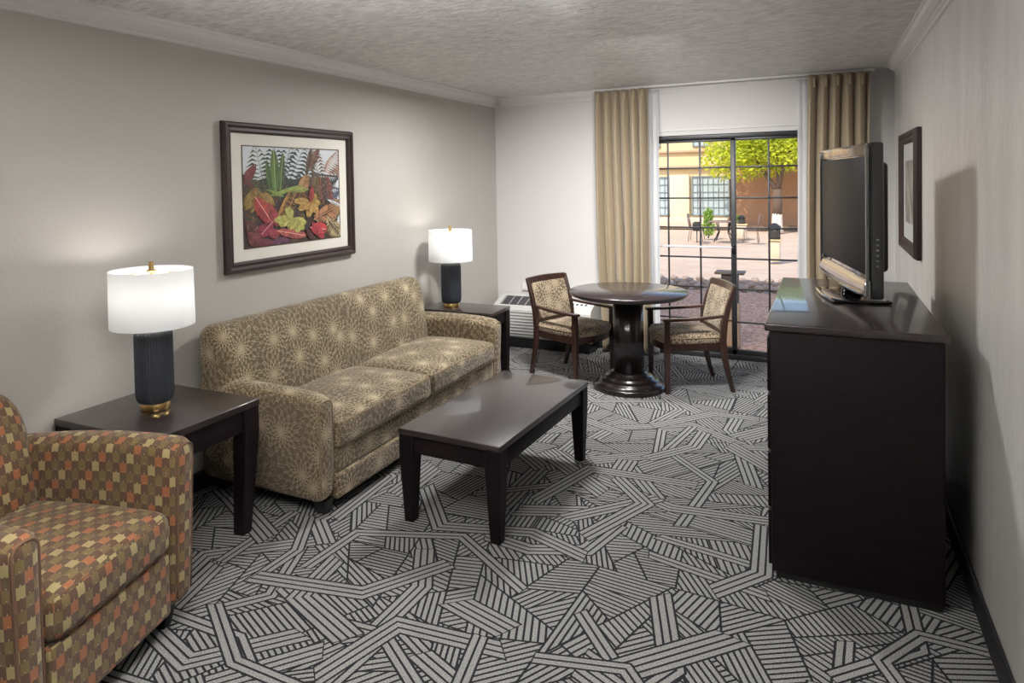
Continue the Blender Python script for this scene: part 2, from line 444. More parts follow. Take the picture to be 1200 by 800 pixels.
for k in range(250):
    ns = rnd.choice([2,2,3,3,3,4,5]); w = (ns*PB)/2 + GAP
    x, y = rnd.uniform(FX0, FX1), rnd.uniform(FY0, FY1); a = rnd.uniform(0, 2*PI)
    pts = [(x, y)]; nseg = rnd.choice([1,2,2,2,3]) if ns < 4 else 1
    angs = []
    for s_ in range(nseg):
        L_ = rnd.uniform(.22, .58); angs.append(a); x += math.cos(a)*L_; y += math.sin(a)*L_; pts.append((x, y))
        a += rnd.choice([-1,1])*rnd.uniform(.5, 1.25)
    nrm = []
    for i in range(len(pts)):     # mitred joints
        if i == 0: t = angs[0]+rnd.uniform(-.6,.6); s1 = 1/math.cos(t-angs[0])
        elif i == len(pts)-1: t = angs[-1]+rnd.uniform(-.6,.6); s1 = 1/math.cos(t-angs[-1])
        else: t = (angs[i-1]+angs[i])/2; s1 = 1/math.cos((angs[i-1]-angs[i])/2)
        nrm.append((-math.sin(t)*w*s1, math.cos(t)*w*s1))
    for i in range(nseg):
        p, q, n0, n1 = pts[i], pts[i+1], nrm[i], nrm[i+1]
        j0 = i == 0; j1 = i == nseg-1      # bends carry on without a dark joint
        quad = [(p[0]-n0[0],p[1]-n0[1],True), (q[0]-n1[0],q[1]-n1[1],j1), (q[0]+n1[0],q[1]+n1[1],True), (p[0]+n0[0],p[1]+n0[1],j0)]
        sg = sum(quad[j][0]*quad[(j+1)%4][1]-quad[(j+1)%4][0]*quad[j][1] for j in range(4))
        if sg < 0: quad = [(quad[3][0],quad[3][1],True),(quad[2][0],quad[2][1],j1),(quad[1][0],quad[1][1],True),(quad[0][0],quad[0][1],j0)]
        ca, sa = math.cos(angs[i]), math.sin(angs[i])
        org = (p[0]+sa*(w-GAP), p[1]-ca*(w-GAP))
        add_band(quad, angs[i], org, PB)
b = MB()
b.box(((XL+XR)/2, (YB+YF)/2+.02, -.052), (XR-XL+.24, YB-YF+.3, .1), mi=1)
for poly, a, o, bb, per in pieces:
    ins = poly
    for nx, ny, d, bord in planes(poly):
        if bord: ins = clip(ins, nx, ny, d-GAP)
        if len(ins) < 3: break
    if len(ins) < 3: continue
    nx, ny = -math.sin(a), math.cos(a); d0 = nx*o[0]+ny*o[1]
    ds = [nx*p[0]+ny*p[1]-d0 for p in ins]
    for i in range(math.floor(min(ds)/per), math.ceil(max(ds)/per)+1):
        s_ = clip(clip(ins, nx, ny, d0+(i+1)*per-GAP), -nx, -ny, -(d0+i*per+GAP))
        if len(s_) > 2 and area(s_) > 3e-6: b.poly([(p[0], p[1], 0) for p in s_], mi=0)
struct(b.build('floor', [CARP, CARPD], merge=False))

# crown moulding and baseboards
def crown(name, p0, p1, out, m=TRIMW):
    prof = [(0,0),(.072,0),(.072,-.012),(.062,-.018),(.054,-.036),(.034,-.052),(.022,-.058),(.022,-.066),(.012,-.072),(.012,-.088),(0,-.092)]
    rings = [[(p[0]+out[0]*a, p[1]+out[1]*a, ZC+z) for a, z in prof] for p in (p0, p1)]
    return struct(MB().loft(rings).build(name, m))
crown('trim_2', (XL, YF), (XL, YB), (1,0)); crown('trim_3', (XR, YF), (XR, YB-.25), (-1,0)); crown('trim_4', (XL+.072, YB), (-1.8, YB), (0,-1))
slab('baseboard_right', (XR-.008, (YB+YF)/2, .05), (.016, YB-YF, .10), BLACKB, .004)
slab('baseboard_left', (XL+.008, (YB+YF)/2, .05), (.016, YB-YF, .10), BLACKB, .004)
slab('baseboard_back', ((XL+DX0)/2, YB-.008, .05), (DX0-XL-.04, .016, .10), BLACKB, .004)

# ------------------------------------------------------------------ sliding glass door
door = bpy.data.objects.new('door_1', None); COL.objects.link(door); door.location = (0, YB+.05, 0); struct(door)
b = MB(); w = DX1-DX0; cxm = (DX0+DX1)/2
b.box((cxm, 0, DZ-.02), (w, .09, .04), .004); b.box((cxm, 0, .02), (w, .09, .05), .004)
b.box((DX0+.015, 0, DZ/2), (.03, .09, DZ), .004); b.box((DX1-.015, 0, DZ/2), (.03, .09, DZ), .004)
b.build('door_frame', DRM, door)
def panel(x0, x1, y, vx, stiles):
    p = bpy.data.objects.new('door_panel', None); COL.objects.link(p); p.parent = door
    b = MB(); z0, z1 = .045, DZ-.04
    for sx, sw in stiles: b.box((sx, y, (z0+z1)/2), (sw, .03, z1-z0), .003)
    b.box(((x0+x1)/2, y, z1-.012), (x1-x0, .03, .024), .003); b.box(((x0+x1)/2, y, z0+.022), (x1-x0, .03, .045), .003)
    b.build('panel_frame', DRM, p, merge=False)
    g = MB().box(((x0+x1)/2, y, (z0+z1)/2), (x1-x0-.03, .005, z1-z0-.03)); g.build('glass_pane', GLASS, p)
    b = MB()
    for z in (1.69, 1.42, 1.155, .888, .62, .33):
        b.box(((x0+x1)/2, y-.006, z), (x1-x0-.02, .008, .015), .002)
    for x in vx: b.box((x, y-.006, (z0+z1)/2), (.016, .008, z1-z0-.02), .002)
    b.build('muntin_grid', DRM, p, merge=False)
    return p
pa = panel(DX0+.03, -.69, .02, (-1.27, -.99), ((DX0+.05, .03), (-.71, .045)))
pb = panel(-.73, DX1-.03, -.02, (-.42,), ((DX1-.045, .03), (-.705, .04)))
MB().box((-1.13, -.03, .985), (.85, .018, .018), .005).build('security_bar', mat('pale_bar', (.6,.6,.62), .4), door)
b = MB().box((-.705, -.05, .975), (.03, .025, .07), .008); b.lathe([(.018,0),(.018,.01)], 16, (-.705,-.06,1.0)); b.build('door_lock', BLK, door)

# ------------------------------------------------------------------ curtains
def wave_sheet(x0, x1, y, z0, z1, folds, amp, seed, pinch=True, lean=0):
    rr = random.Random(seed); nx, nz = folds*14, 46
    ph = [rr.uniform(-.5,.5) for _ in range(folds+1)]; am = [rr.uniform(.65,1.25) for _ in range(folds+1)]
    def P(i, k):
        u = i/nx; t = k/nz; z = z1+(z0-z1)*t
        fi = u*folds; j = min(int(fi), folds-1); fr = fi-j
        w_ = am[j]*(1-fr)+am[j+1]*fr
        x = x0+(x1-x0)*u + .012*math.sin(3*t+ph[j]*6)*(t)
        top = math.exp(-t*16) if pinch else 0
        s = math.sin(2*PI*(fi+.12*math.sin(4*t+j)*t))
        s = 1-2*(1-(s+1)/2)**2.2 if s > -1 else -1      # broad rolls, narrow grooves
        s = -s
        yy = y + amp*w_*s*(1-.55*top) + .012*math.sin(9*t+j*2.1)*t
        x += .35*(x1-x0)/folds*math.sin(4*PI*fi)*.25*(1-top)
        return (x+lean*t, yy, z)
    b = MB(); rings = [[P(i, k) for i in range(nx+1)] for k in range(nz+1)]
    b.loft(rings, False, 0, True, closed=False); return b
def solid(o, th):
    m = o.modifiers.new('thickness', 'SOLIDIFY'); m.thickness = th; m.offset = 0; return o
t = thing('curtain', 'tan gold pleated drape hanging left of the glass door beside the white wall', 'curtain', (-1.63, 6.37, 0), 0, 'gold drapes')
solid(wave_sheet(-.25, .235, 0, .03, 2.415, 6, .052, 3, lean=.02).build('drape', DRAPE, t, merge=False), .003)
for i in range(6): MB().box((-.215+.081*i, -.035, 2.36), (.02, .02, .06), .008, 2).build('pinch_pleat', DRAPE, t)
t = thing('curtain', 'tan gold pleated drape hanging right of the glass door behind the television', 'curtain', (.105, 6.36, 0), 0, 'gold drapes')
solid(wave_sheet(-.215, .22, 0, .03, 2.415, 5, .055, 8, lean=-.03).build('drape', DRAPE, t, merge=False), .003)
for i in range(5): MB().box((-.17+.085*i, -.035, 2.35), (.018, .022, .08), .008, 2).build('pinch_pleat', DRAPE, t)
t = thing('sheer_curtain', 'narrow white sheer curtain gathered beside the left gold drape', 'curtain', (-1.37, 6.45, 0), 0, 'white sheers')
solid(wave_sheet(-.055, .045, 0, .02, 2.40, 2, .012, 5).build('sheer', SHEER, t, merge=False), .001)
t = thing('sheer_curtain', 'narrow white sheer curtain gathered beside the right gold drape', 'curtain', (-.145, 6.48, 0), 0, 'white sheers')
solid(wave_sheet(-.05, .045, 0, .02, 2.40, 2, .012, 6).build('sheer', SHEER, t, merge=False), .001)
t = thing('curtain_rail', 'slim white curtain rail fixed under the ceiling above the glass door', 'curtain rail', (-.78, 6.41, 2.428))
MB().box((0,0,0), (2.28, .03, .022), .004).build('rail', TRIMW, t)
MB().box((-1.13,0,-.004), (.02, .034, .03), .004).build('end_cap', TRIMW, t); MB().box((1.13,0,-.004), (.02, .034, .03), .004).build('end_cap', TRIMW, t)

# ------------------------------------------------------------------ air conditioner under the white wall
t = thing('air_conditioner', 'long pale through-wall air conditioner unit low on the white wall', 'air conditioner', (-2.36, 6.505, 0))
x0, x1 = -.52, .46
prof = [(-.005,.10),(-.30,.10),(-.32,.12),(-.325,.37),(-.31,.40),(-.09,.475),(-.005,.475)]
MB().loft([[(x, y, z) for y, z in prof] for x in (x0, x1)]).build('housing', ACW, t)
MB().box((-.03, -.15, .05), (.94, .28, .10), 0).build('base_plinth', BLK, t)
sl = math.atan2(.075, .22)
def on_top(u, x, h):    # u along the sloping top from the front
    return (x, -.31+u*math.cos(sl)-h*math.sin(sl), .40+u*math.sin(sl)+h*math.cos(sl))
b = MB()
for xa, xb in ((x0+.06, x1-.25),):
    b.loft([[on_top(.03, x, -.002), on_top(.03, x, .004), on_top(.20, x, .004), on_top(.20, x, -.002)] for x in (xa, xb)])
b.build('discharge_grille', ACG, t)
b = MB()
for i in range(9):
    x = x0+.07+i*.083; b.loft([[on_top(.03, x+d, .004), on_top(.03, x+d, .007), on_top(.20, x+d, .007), on_top(.20, x+d, .004)] for d in (0, .004)])
b.build('grille_bars', ACW, t, merge=False)
b = MB(); b.loft([[on_top(.03, x, .0), on_top(.03, x, .012), on_top(.20, x, .012), on_top(.20, x, .0)] for x in (x1-.24, x1-.02)])
cp = b.build('control_panel', mat('ac_panel_white', (.8,.8,.8), .4), t)
b = MB(); b.loft([[on_top(.15, x, .012), on_top(.15, x, .014), on_top(.175, x, .014), on_top(.175, x, .012)] for x in (x1-.20, x1-.06)]); b.build('display', BLKG, cp)
for i in range(4):
    b = MB(); b.loft([[on_top(.07, x, .012), on_top(.07, x, .0145), on_top(.10, x, .0145), on_top(.10, x, .012)] for x in (x1-.205+i*.042, x1-.185+i*.042)]); b.build('button', ACG, cp)
b = MB()
for i in range(8): b.box(((x0+x1)/2, -.326, .345-i*.029), (x1-x0-.03, .006, .006), 0)
b.build('front_louvers', ACD, t, merge=False)
t = thing('wall_channel', 'short white channel strip on the wall above the air conditioner', 'wall trim', (-2.45, 6.495, .53))
MB().box((.08, 0, 0), (.62, .03, .035), .004).build('channel', TRIMW, t); MB().box((-.235, 0, .02), (.016, .03, .08), .004).build('end_bracket', TRIMW, t)

# ------------------------------------------------------------------ framed pictures
def frame(w, h, fw, depth, root, m=FRW):
    """frame around the local y-z plane facing +x"""
    prof = [(0,0),(depth*.55,0),(depth,.15*fw),(depth,.35*fw),(depth*.7,.55*fw),(depth*.75,.8*fw),(depth*.45,fw),(0,fw)]
    b = MB(); cs = [(-1,-1),(1,-1),(1,1),(-1,1)]
    rings = []
    for sy, sz in cs+cs[:1]:
        rings.append([(x, sy*(w/2-i), sz*(h/2-i)) for x, i in prof])
    b.loft(rings, False)
    return b.build('frame', m, root)
t = thing('framed_picture', 'large framed tropical leaf painting on the left wall above the sofa', 'picture', (XL+.004, 3.44, 1.545))
W_, H_ = 1.19, .855
frame(W_, H_, .062, .038, t)
MB().box((.008, 0, 0), (.006, W_-.11, H_-.11)).build('mat_board', MAT_BOARD, t)
aw, ah = .888, .585
b = MB()
for sy, sz, ly, lz in ((0,1,aw+.012,.006),(0,-1,aw+.012,.006),(1,0,.006,ah+.012),(-1,0,.006,ah+.012)):
    b.box((.0125, sy*(aw/2+.003), sz*(ah/2+.003)), (.003, ly, lz))
b.build('inner_fillet', mat('fillet_brown', (.08,.05,.03), .5), t, merge=False)
pm = mat('painting_pigment', (.5,.5,.5), .6); nt = NT(pm); at = nt.n('ShaderNodeVertexColor'); at.layer_name = 'Col'
nt.l(at.outputs[0], pm.node_tree.nodes['Principled BSDF'].inputs['Base Color'])
art = MB(); AL = [.0]
ar = random.Random(5)
def A(u, v): return (.0118+AL[0], (min(1,max(0,u))-.5)*aw, (min(1,max(0,v))-.5)*ah)
def vary(c, k=.2):
    s = ar.uniform(1-k, 1+k)*.82; return tuple(min(1, q*s*ar.uniform(.93,1.07)) for q in c)
def apoly(pts, c):
    AL[0] += .000004; art.poly([A(*p) for p in pts], col=c)
def aleaf(u0, v0, u1, v1, w, c, rib=None, jag=0, n=9, bend=0, stripes=False):
    L_ = math.hypot(u1-u0, v1-v0); dx, dy = (u1-u0)/L_, (v1-v0)/L_
    def c_at(t): return (u0+dx*L_*t-dy*bend*math.sin(PI*t), v0+dy*L_*t+dx*bend*math.sin(PI*t))
    for sd in (-1, 1):
        for i in range(n):
            t0, t1 = i/n, (i+1)/n; p, q = c_at(t0), c_at(t1)
            wa = w*math.sin(PI*min(1, t0*.9+.08))**.7*(1-ar.random()*jag); wb = w*math.sin(PI*min(1, t1*.9+.08))**.7*(1-ar.random()*jag)
            k = .05 if not stripes else .0
            pts = [p, (p[0]-sd*dy*wa+dx*k*.5, p[1]+sd*dx*wa+dy*k*.5), (q[0]-sd*dy*wb+dx*k*.5, q[1]+sd*dx*wb+dy*k*.5), q]
            cc = vary(c, .22 if sd > 0 else .34)
            if stripes and i % 2: cc = tuple(x*.45 for x in cc)
            if sd < 0: cc = tuple(x*.75 for x in cc)
            apoly(pts, cc)
    if rib:
        for i in range(n):
            p, q = c_at(i/n), c_at((i+1)/n); e = .004
            apoly([(p[0]+dy*e,p[1]-dx*e),(q[0]+dy*e,q[1]-dx*e),(q[0]-dy*e,q[1]+dx*e),(p[0]-dy*e,p[1]+dx*e)], rib)
def afrond(u0, v0, u1, v1, n, ln, c, droop=.5, w=.012):
    L_ = math.hypot(u1-u0, v1-v0); dx, dy = (u1-u0)/L_, (v1-v0)/L_
    for i in range(n):
        t = (i+.5)/n; p = (u0+(u1-u0)*t, v0+(v1-v0)*t); l = ln*math.sin(PI*(.15+.8*t))
        for sd in (-1, 1):
            ex, ey = p[0]+(-sd*dy*.85+dx*.5)*l, p[1]+(sd*dx*.85+dy*.5)*l-droop*l
            mx, my = (p[0]+ex)/2+dx*.01, (p[1]+ey)/2+dy*.03
            nx_, ny_ = -(ey-p[1]), ex-p[0]; q = math.hypot(nx_, ny_)+1e-6; nx_, ny_ = nx_/q*w, ny_/q*w
            apoly([p, (mx+nx_, my+ny_), (ex, ey), (mx-nx_, my-ny_)], vary(c, .45))
    apoly([(u0-dy*.004,v0+dx*.004),(u0+dy*.004,v0-dx*.004),(u1+dy*.002,v1-dx*.002),(u1-dy*.002,v1+dx*.002)], tuple(x*1.5 for x in c))
apoly([(0,0),(1,0),(1,1),(0,1)], (.66,.70,.73))
apoly([(0,0),(1,0),(.96,.22),(.86,.50),(.72,.60),(.62,.72),(.5,.66),(.3,.72),(.12,.66),(0,.72)], (.05,.035,.03))
for i in range(160):      # undergrowth strokes
    u = ar.uniform(0,1); top = .62-.25*max(0,u-.7)*2
    v = ar.uniform(0, top); a = ar.uniform(0, PI); l = ar.uniform(.06,.16); ww = ar.uniform(.02,.045)
    c = ar.choice([(.03,.03,.025),(.06,.03,.02),(.03,.05,.03),(.10,.05,.02),(.05,.02,.035),(.12,.08,.03)])
    dx, dy = math.cos(a)*l/2, math.sin(a)*l/2
    apoly([(u-dx,v-dy),(u+dy*ww*8,v-dx*ww*8),(u+dx,v+dy),(u-dy*ww*8,v+dx*ww*8)], c)
G1, G2, G3 = (.04,.07,.045), (.10,.16,.05), (.20,.27,.06)
afrond(.22,.45,.12,1.0, 13, .17, (.10,.12,.07)); afrond(.26,.45,.30,1.05, 14, .18, G1); afrond(.34,.45,.60,1.05, 15, .19, (.04,.06,.07))
afrond(.34,.45,.45,1.05, 13, .17, G1); afrond(.3,.4,.02,.72, 12, .13, (.10,.10,.05)); afrond(.42,.45,.70,.85, 12, .15, G1)
aleaf(.30,.52,.29,.96,.045,(.13,.22,.05),(.3,.4,.15)); aleaf(.34,.50,.38,.93,.03,G2,(.2,.3,.1)); aleaf(.26,.5,.22,.85,.025,G2)
afrond(.78,.60,.70,1.05, 12, .13, (.18,.10,.06)); aleaf(.66,.78,.76,1.0,.05,(.22,.11,.07),None,.4); aleaf(.62,.70,.68,1.0,.03,(.12,.08,.05),None,.3)
afrond(.84,.74,1.0,.98, 11, .16, (.45,.26,.18), .8); afrond(.66,.74,.98,.70, 13, .12, (.05,.06,.06), .9); afrond(.7,.6,1.0,.55, 12, .14, (.10,.12,.17), .7)
for i in range(9): afrond(.62+.03*i,.72,.63+.035*i,.42, 6, .06, ar.choice([(.12,.06,.05),(.2,.06,.04),(.06,.04,.03),(.14,.10,.03)]), .2, .014)
aleaf(.55,.50,.62,.70,.055,(.50,.27,.12),(.2,.1,.05)); aleaf(.48,.52,.60,.46,.07,(.26,.11,.05),None,.3,bend=.03,stripes=True)
for i in range(7): aleaf(.13+.01*i,.50+.01*i, -.03+.05*i,.33+.03*abs(i-3),.025,(.40,.25,.07))
for i in range(6): aleaf(.10,.60, -.02+.05*i,.40,.022,(.34,.22,.06))
aleaf(0.0,.62,.10,.80,.04,(.25,.06,.06)); aleaf(-.02,.70,.08,.60,.03,(.16,.05,.05))
aleaf(.24,.50,.55,.60,.022,(.30,.42,.10)); aleaf(.40,.55,.62,.56,.035,(.38,.44,.12),None,.3); aleaf(.2,.57,.36,.50,.02,(.25,.36,.08))
aleaf(.30,.26,.44,.54,.022,(.50,.26,.08)); aleaf(.36,.20,.50,.54,.055,(.26,.13,.05),(.4,.25,.1),0,16,stripes=True)
aleaf(.10,.50,.26,.22,.075,(.50,.07,.06),(.72,.40,.35)); aleaf(.22,.44,.30,.20,.045,(.42,.07,.07))
aleaf(.0,.28,.16,.05,.06,(.12,.04,.04)); aleaf(.02,.16,.14,.0,.06,(.22,.06,.06)); aleaf(.26,.24,.15,.12,.07,(.30,.04,.08),(.6,.3,.3)); aleaf(.20,.14,.30,.10,.05,(.40,.06,.09))
aleaf(.24,.02,.40,.02,.05,(.16,.06,.12)); aleaf(.30,.14,.58,.06,.062,(.55,.13,.12),(.7,.4,.3),.35,12); aleaf(.10,.04,.24,.02,.04,(.20,.05,.08))
for i, (du, dv) in enumerate([(-.16,.02),(-.12,-.07),(-.03,-.15),(.06,-.11),(.08,-.02),(.04,.07)]):
    aleaf(.66,.42,.66+du,.42+dv,.042,(.62,.40,.11),(.35,.15,.05),.15)
for i, (du, dv) in enumerate([(-.17,-.01),(-.12,-.06),(-.03,-.10),(.05,-.14),(.1,-.12),(.12,-.06),(-.05,.10)]):
    aleaf(.46,.26,.46+du*1.0,.26+dv,.045,(.60,.58,.17),(.35,.32,.08),.15)
aleaf(.64,.14,.82,.10,.075,(.60,.06,.07),(.8,.4,.35)); aleaf(.66,.20,.78,.02,.045,(.50,.05,.07)); aleaf(.60,.14,.66,.02,.03,(.10,.03,.04))
afrond(.68,.22,.98,.36, 13, .13, (.42,.20,.10), .2, .018); afrond(.84,.25,1.0,.02, 12, .13, (.45,.36,.20), .1, .01); afrond(.92,.44,1.0,.40, 6, .12, (.4,.22,.1), .6)
aleaf(.84,.44,1.0,.36,.02,(.75,.78,.80)); aleaf(.68,.60,.66,.44,.03,(.40,.05,.04))
for i in range(260):      # fine brush strokes over the leaves
    u, v = ar.uniform(0,1), ar.uniform(0,.62); a = ar.gauss(1.2,.7); l = ar.uniform(.02,.07); e = .0016
    dx, dy = math.cos(a)*l/2, math.sin(a)*l/2
    apoly([(u-dx,v-dy),(u+dy*.06,v-dx*.06),(u+dx,v+dy),(u-dy*.06,v+dx*.06)], ar.choice([(.03,.02,.02),(.04,.05,.03),(.45,.30,.14),(.35,.14,.08),(.10,.05,.03),(.5,.42,.25)]))
art.build('painting', pm, t, merge=False, colors=True)
# picture on the right wall (faces -x)
t = thing('framed_picture', 'small dark framed print on the right wall behind the television', 'picture', (XR-.004, 5.235, 1.49), PI)
frame(.93, .77, .075, .038, t)
MB().box((.008, 0, 0), (.006, .80, .64)).build('mat_board', mat('mat_board_grey', (.55,.55,.53), .8), t)
MB().box((.013, 0, 0), (.004, .50, .40)).build('print', mat('print_muted', (.30,.28,.25), .7, var=(6,.5)), t)

# ------------------------------------------------------------------ tables
def rect_table(name, label, loc, rz, L, W, H, top, lw, lt, apron, inset=.0):
    """L along local y, W along local x"""
    t = thing(name, label, 'table', loc, rz)
    def topfn(x, y, z): return (x, y, z)
    MB().box((0,0,H-top/2), (W, L, top), .006, 2).build('tabletop', WOODT, t)
    b = MB(); ins = .012; a = apron
    for sx in (-1,1): b.box((sx*(W/2-ins-.012), 0, H-top-a/2), (.02, L-2*ins-.03, a), .002)
    for sy in (-1,1): b.box((0, sy*(L/2-ins-.012), H-top-a/2), (W-2*ins-.03, .02, a), .002)
    b.build('apron', WOOD, t, merge=False)
    for sx in (-1,1):
        for sy in (-1,1):
            x, y = sx*(W/2-lw/2-.003), sy*(L/2-lw/2-.003); d = (lw-lt)/2
            MB().bars([(x-sx*inset, y, 0, lt, lt), (x, y, H-top-a-.02, lw, lw), (x, y, H-top, lw, lw)]).build('leg', WOOD, t)
    return t
rect_table('coffee_table', 'low dark espresso rectangular coffee table in front of the floral sofa', (-1.515,3.345,0), math.radians(-2.6), 1.13, .545, .447, .028, .078, .05, .085)
rect_table('end_table', 'dark square end table between the armchair and the sofa', (-2.645,2.145,0), 0, .585, .62, .628, .032, .085, .06, .10, .04)
rect_table('end_table', 'dark end table in the far corner beyond the sofa', (-2.575,5.0,0), 0, .37, .63, .60, .03, .07, .05, .09)

# ------------------------------------------------------------------ table lamps
def make_lamp(label, loc):
    t = thing('table_lamp', label, 'lamp', loc, 0, 'brass and charcoal table lamps')
    t.scale = (.92, .92, 1)
    MB().lathe([(0.001,0),(.066,0),(.068,.003),(.068,.03),(.064,.034),(.001,.034)], 48, cap=False).build('base_ring', GOLD, t)
    prof = [(.001,.034),(.072,.034),(.08,.042),(.086,.062),(.087,.08),(.087,.325),(.084,.342),(.072,.352),(.001,.354)]
    MB().lathe(prof, 240, cap=False, rfn=lambda a: 1+.016*math.cos(40*a)).build('ribbed_body', CERAM, t)
    MB().lathe([(.001,.353),(.048,.353),(.05,.356),(.05,.366),(.015,.37),(.012,.40),(.012,.42),(.001,.42)], 32, cap=False).build('neck', GOLD, t)
    b = MB().lathe([(.006,.42),(.006,.615)], 12); 
    for k in range(3):
        a = k*2*PI/3+.4; b.tube([(0,0,.605),(.188*math.cos(a),.188*math.sin(a),.612)], .002, 6)
    b.build('harp', GOLD, t, merge=False)
    MB().lathe([(.001,.445),(.02,.45),(.032,.48),(.034,.51),(.022,.54),(.001,.545)], 24, cap=False).build('bulb', mat('bulb_glow', (1,1,1), .5, emit=((1,.95,.88), 4)), t)
    sh = MB(); sh.lathe([(.193,.372),(.190,.620),(.1885,.620),(.1915,.372)], 72, cap=False)
    sh.v += []; o = sh.build('lamp_shade', SHADE, t)
    MB().lathe([(.001,.612),(.022,.612),(.022,.618),(.012,.62),(.012,.655),(.001,.657)], 24, cap=False).build('finial', GOLD, t)
    return t
def lamp_light(loc, e):
    l = bpy.data.lights.new('lamp_bulb_light', 'POINT'); l.energy = e; l.color = (1,.95,.89); l.shadow_soft_size = .045
    o = bpy.data.objects.new('lamp_bulb_light', l); COL.objects.link(o); o.location = loc
L1 = (-2.665, 2.135, .628); L2 = (-2.69, 4.985, .60)
make_lamp('table lamp with white drum shade on the end table nearest the camera', L1)
make_lamp('table lamp with white drum shade in the far corner beyond the sofa', L2)
lamp_light((L1[0], L1[1], L1[2]+.57), 3.8); lamp_light((L2[0], L2[1], L2[2]+.57), 2.4)

# ------------------------------------------------------------------ sofa
def rr_path(x0, x1, y0, y1, r, z, n=6, fn=None):
    pts = []
    for cx_, cy_, a0 in ((x1-r,y1-r,0),(x0+r,y1-r,PI/2),(x0+r,y0+r,PI),(x1-r,y0+r,1.5*PI)):
        for i in range(n+1):
            a = a0+PI/2*i/n; p = (cx_+r*math.cos(a), cy_+r*math.sin(a), z); pts.append(fn(*p) if fn else p)
    return pts
def cushion(c, size, crown_, parent, m, mp, name='seat_cushion', r=.035, pipe=.006):
    hx, hy, hz = [q/2 for q in size]
    def fn(x, y, z):
        u = max(0, 1-(x/hx)**2)*max(0, 1-(y/hy)**2)
        k = math.sqrt(u)
        return (x, y, z+(crown_*k if z > 0 else 0)*(z/hz))
    o = MB().box(c, size, r, 4, 14, fn).build(name, m, parent)
    b = MB()
    def fp(x, y, z):
        return (c[0]+x, c[1]+y, c[2]+z)
    e = r*.29
    b.tube(rr_path(-hx+e, hx-e, -hy+e, hy-e, r, hz-e, 5, fp), pipe, 6, True)
    b.tube(rr_path(-hx+e, hx-e, -hy+e, hy-e, r, -hz+e, 5, fp), pipe, 6, True)
    b.build('piping', mp, o, merge=False)
    return o
def profile_loft(prof, y0, y1, r, n=6, ny=12, fn=None):
    """closed profile (x,z) lofted along y with rounded ends; UV = arc length"""
    N = len(prof); P = [Vector(p) for p in prof]
    ar_ = sum(P[i].x*P[(i+1)%N].y-P[(i+1)%N].x*P[i].y for i in range(N))
    sg = 1 if ar_ > 0 else -1
    nr = []
    for i in range(N):
        t = (P[(i+1)%N]-P[i-1]).normalized(); nr.append(Vector((t.y, -t.x))*sg)
    arc = [0]
    for i in range(N): arc.append(arc[-1]+(P[(i+1)%N]-P[i]).length)
    rings, vv = [], []
    for i in range(n+1):
        a = PI/2*i/n; rings.append((r*(1-math.sin(a)), y0+r*(1-math.cos(a)))); 
    for i in range(1, ny): rings.append((0, y0+r+(y1-y0-2*r)*i/ny))
    for i in range(n, -1, -1):
        a = PI/2*i/n; rings.append((r*(1-math.sin(a)), y1-r*(1-math.cos(a))))
    R_ = []
    for d, y in rings:
        rg = []
        for i in range(N):
            q = P[i]-nr[i]*d; p = (q.x, y, q.y); rg.append(fn(*p) if fn else p)
        R_.append(rg)
    b = MB()
    b.loft(R_, True, 0, True, uvs=lambda i, j: (rings[i][1]+ (rings[i][0] if i > len(rings)//2 else -rings[i][0]), arc[j]))
    b.sm[-1] = b.sm[-2] = True
    return b
def smooth_profile(pts, it=2):
    for _ in range(it):
        q = []
        for i in range(len(pts)):
            a, c = pts[i], pts[(i+1)%len(pts)]
            q += [(a[0]*.75+c[0]*.25, a[1]*.75+c[1]*.25), (a[0]*.25+c[0]*.75, a[1]*.25+c[1]*.75)]
        pts = q
    return pts

SX, SY0, SY1 = -2.13, 2.60, 4.745
sofa = thing('sofa', 'brown sofa with pale chrysanthemum line pattern against the left wall', 'sofa', (-2.54, (SY0+SY1)/2, 0))
hl = (SY1-SY0)/2; AT = .135
# local x: front = +.41, back = -.41
bk = [(-.40,.10),(-.40,.45),(-.41,.76),(-.405,.84),(-.37,.88),(-.30,.895),(-.235,.875),(-.20,.80),(-.175,.65),(-.15,.45),(-.14,.30),(-.14,.10)]
profile_loft(smooth_profile(bk, 2), -hl+.005, hl-.10, .07, 7, 14).build('backrest', SOFA, sofa)
def arm(sy):
    hx_, hz_ = .41, .265
    def fn(x, y, z):
        u = (x+hx_)/(2*hx_)                    # 0 back .. 1 front
        zt = max(0, (z+hz_)/(2*hz_))
        drop = .0 if u < .75 else ((u-.75)/.25)**2*.018
        x2 = x - .02*(1-zt)**2*(1 if u > .5 else 0)
        flare = sy*.02*zt
        return (x2, y*(1-.12*(1-zt))+flare, z-drop*zt+.012*math.sin(PI*u)*zt)
    yc = sy*(hl-AT/2-.02)
    o = MB().box((0, yc, .07+hz_), (2*hx_, AT, 2*hz_), .055, 5, 8, fn).build('arm', SOFA, sofa)
    # piping round the front panel
    pts = []; ax = hx_-.014; AE, RE = AT/2-.0165, .0385; HE = hz_-.0165
    for y, z in [(-AE, -hz_+.04+ i*(hz_+HE-RE-.04)/7) for i in range(7)]+[(-AE+RE*(1-math.cos(a)), HE-RE+RE*math.sin(a)) for a in [PI/8*k for k in range(0,5)]]+[(AE-RE*(1-math.cos(a)), HE-RE+RE*math.sin(a)) for a in [PI/2-PI/8*k for k in range(0,5)]]+[(AE, HE-RE-(i+1)*(hz_+HE-RE-.04)/7) for i in range(7)]:
        p = fn(ax, y*1.0, z); pts.append((p[0]+.002, yc+p[1], .07+hz_+p[2]))
    MB().tube(pts, .0055, 6).build('arm_piping', SOFAP, o)
    return o
arm(-1); arm(1)
def basefn(x, y, z): return (x, y, z)
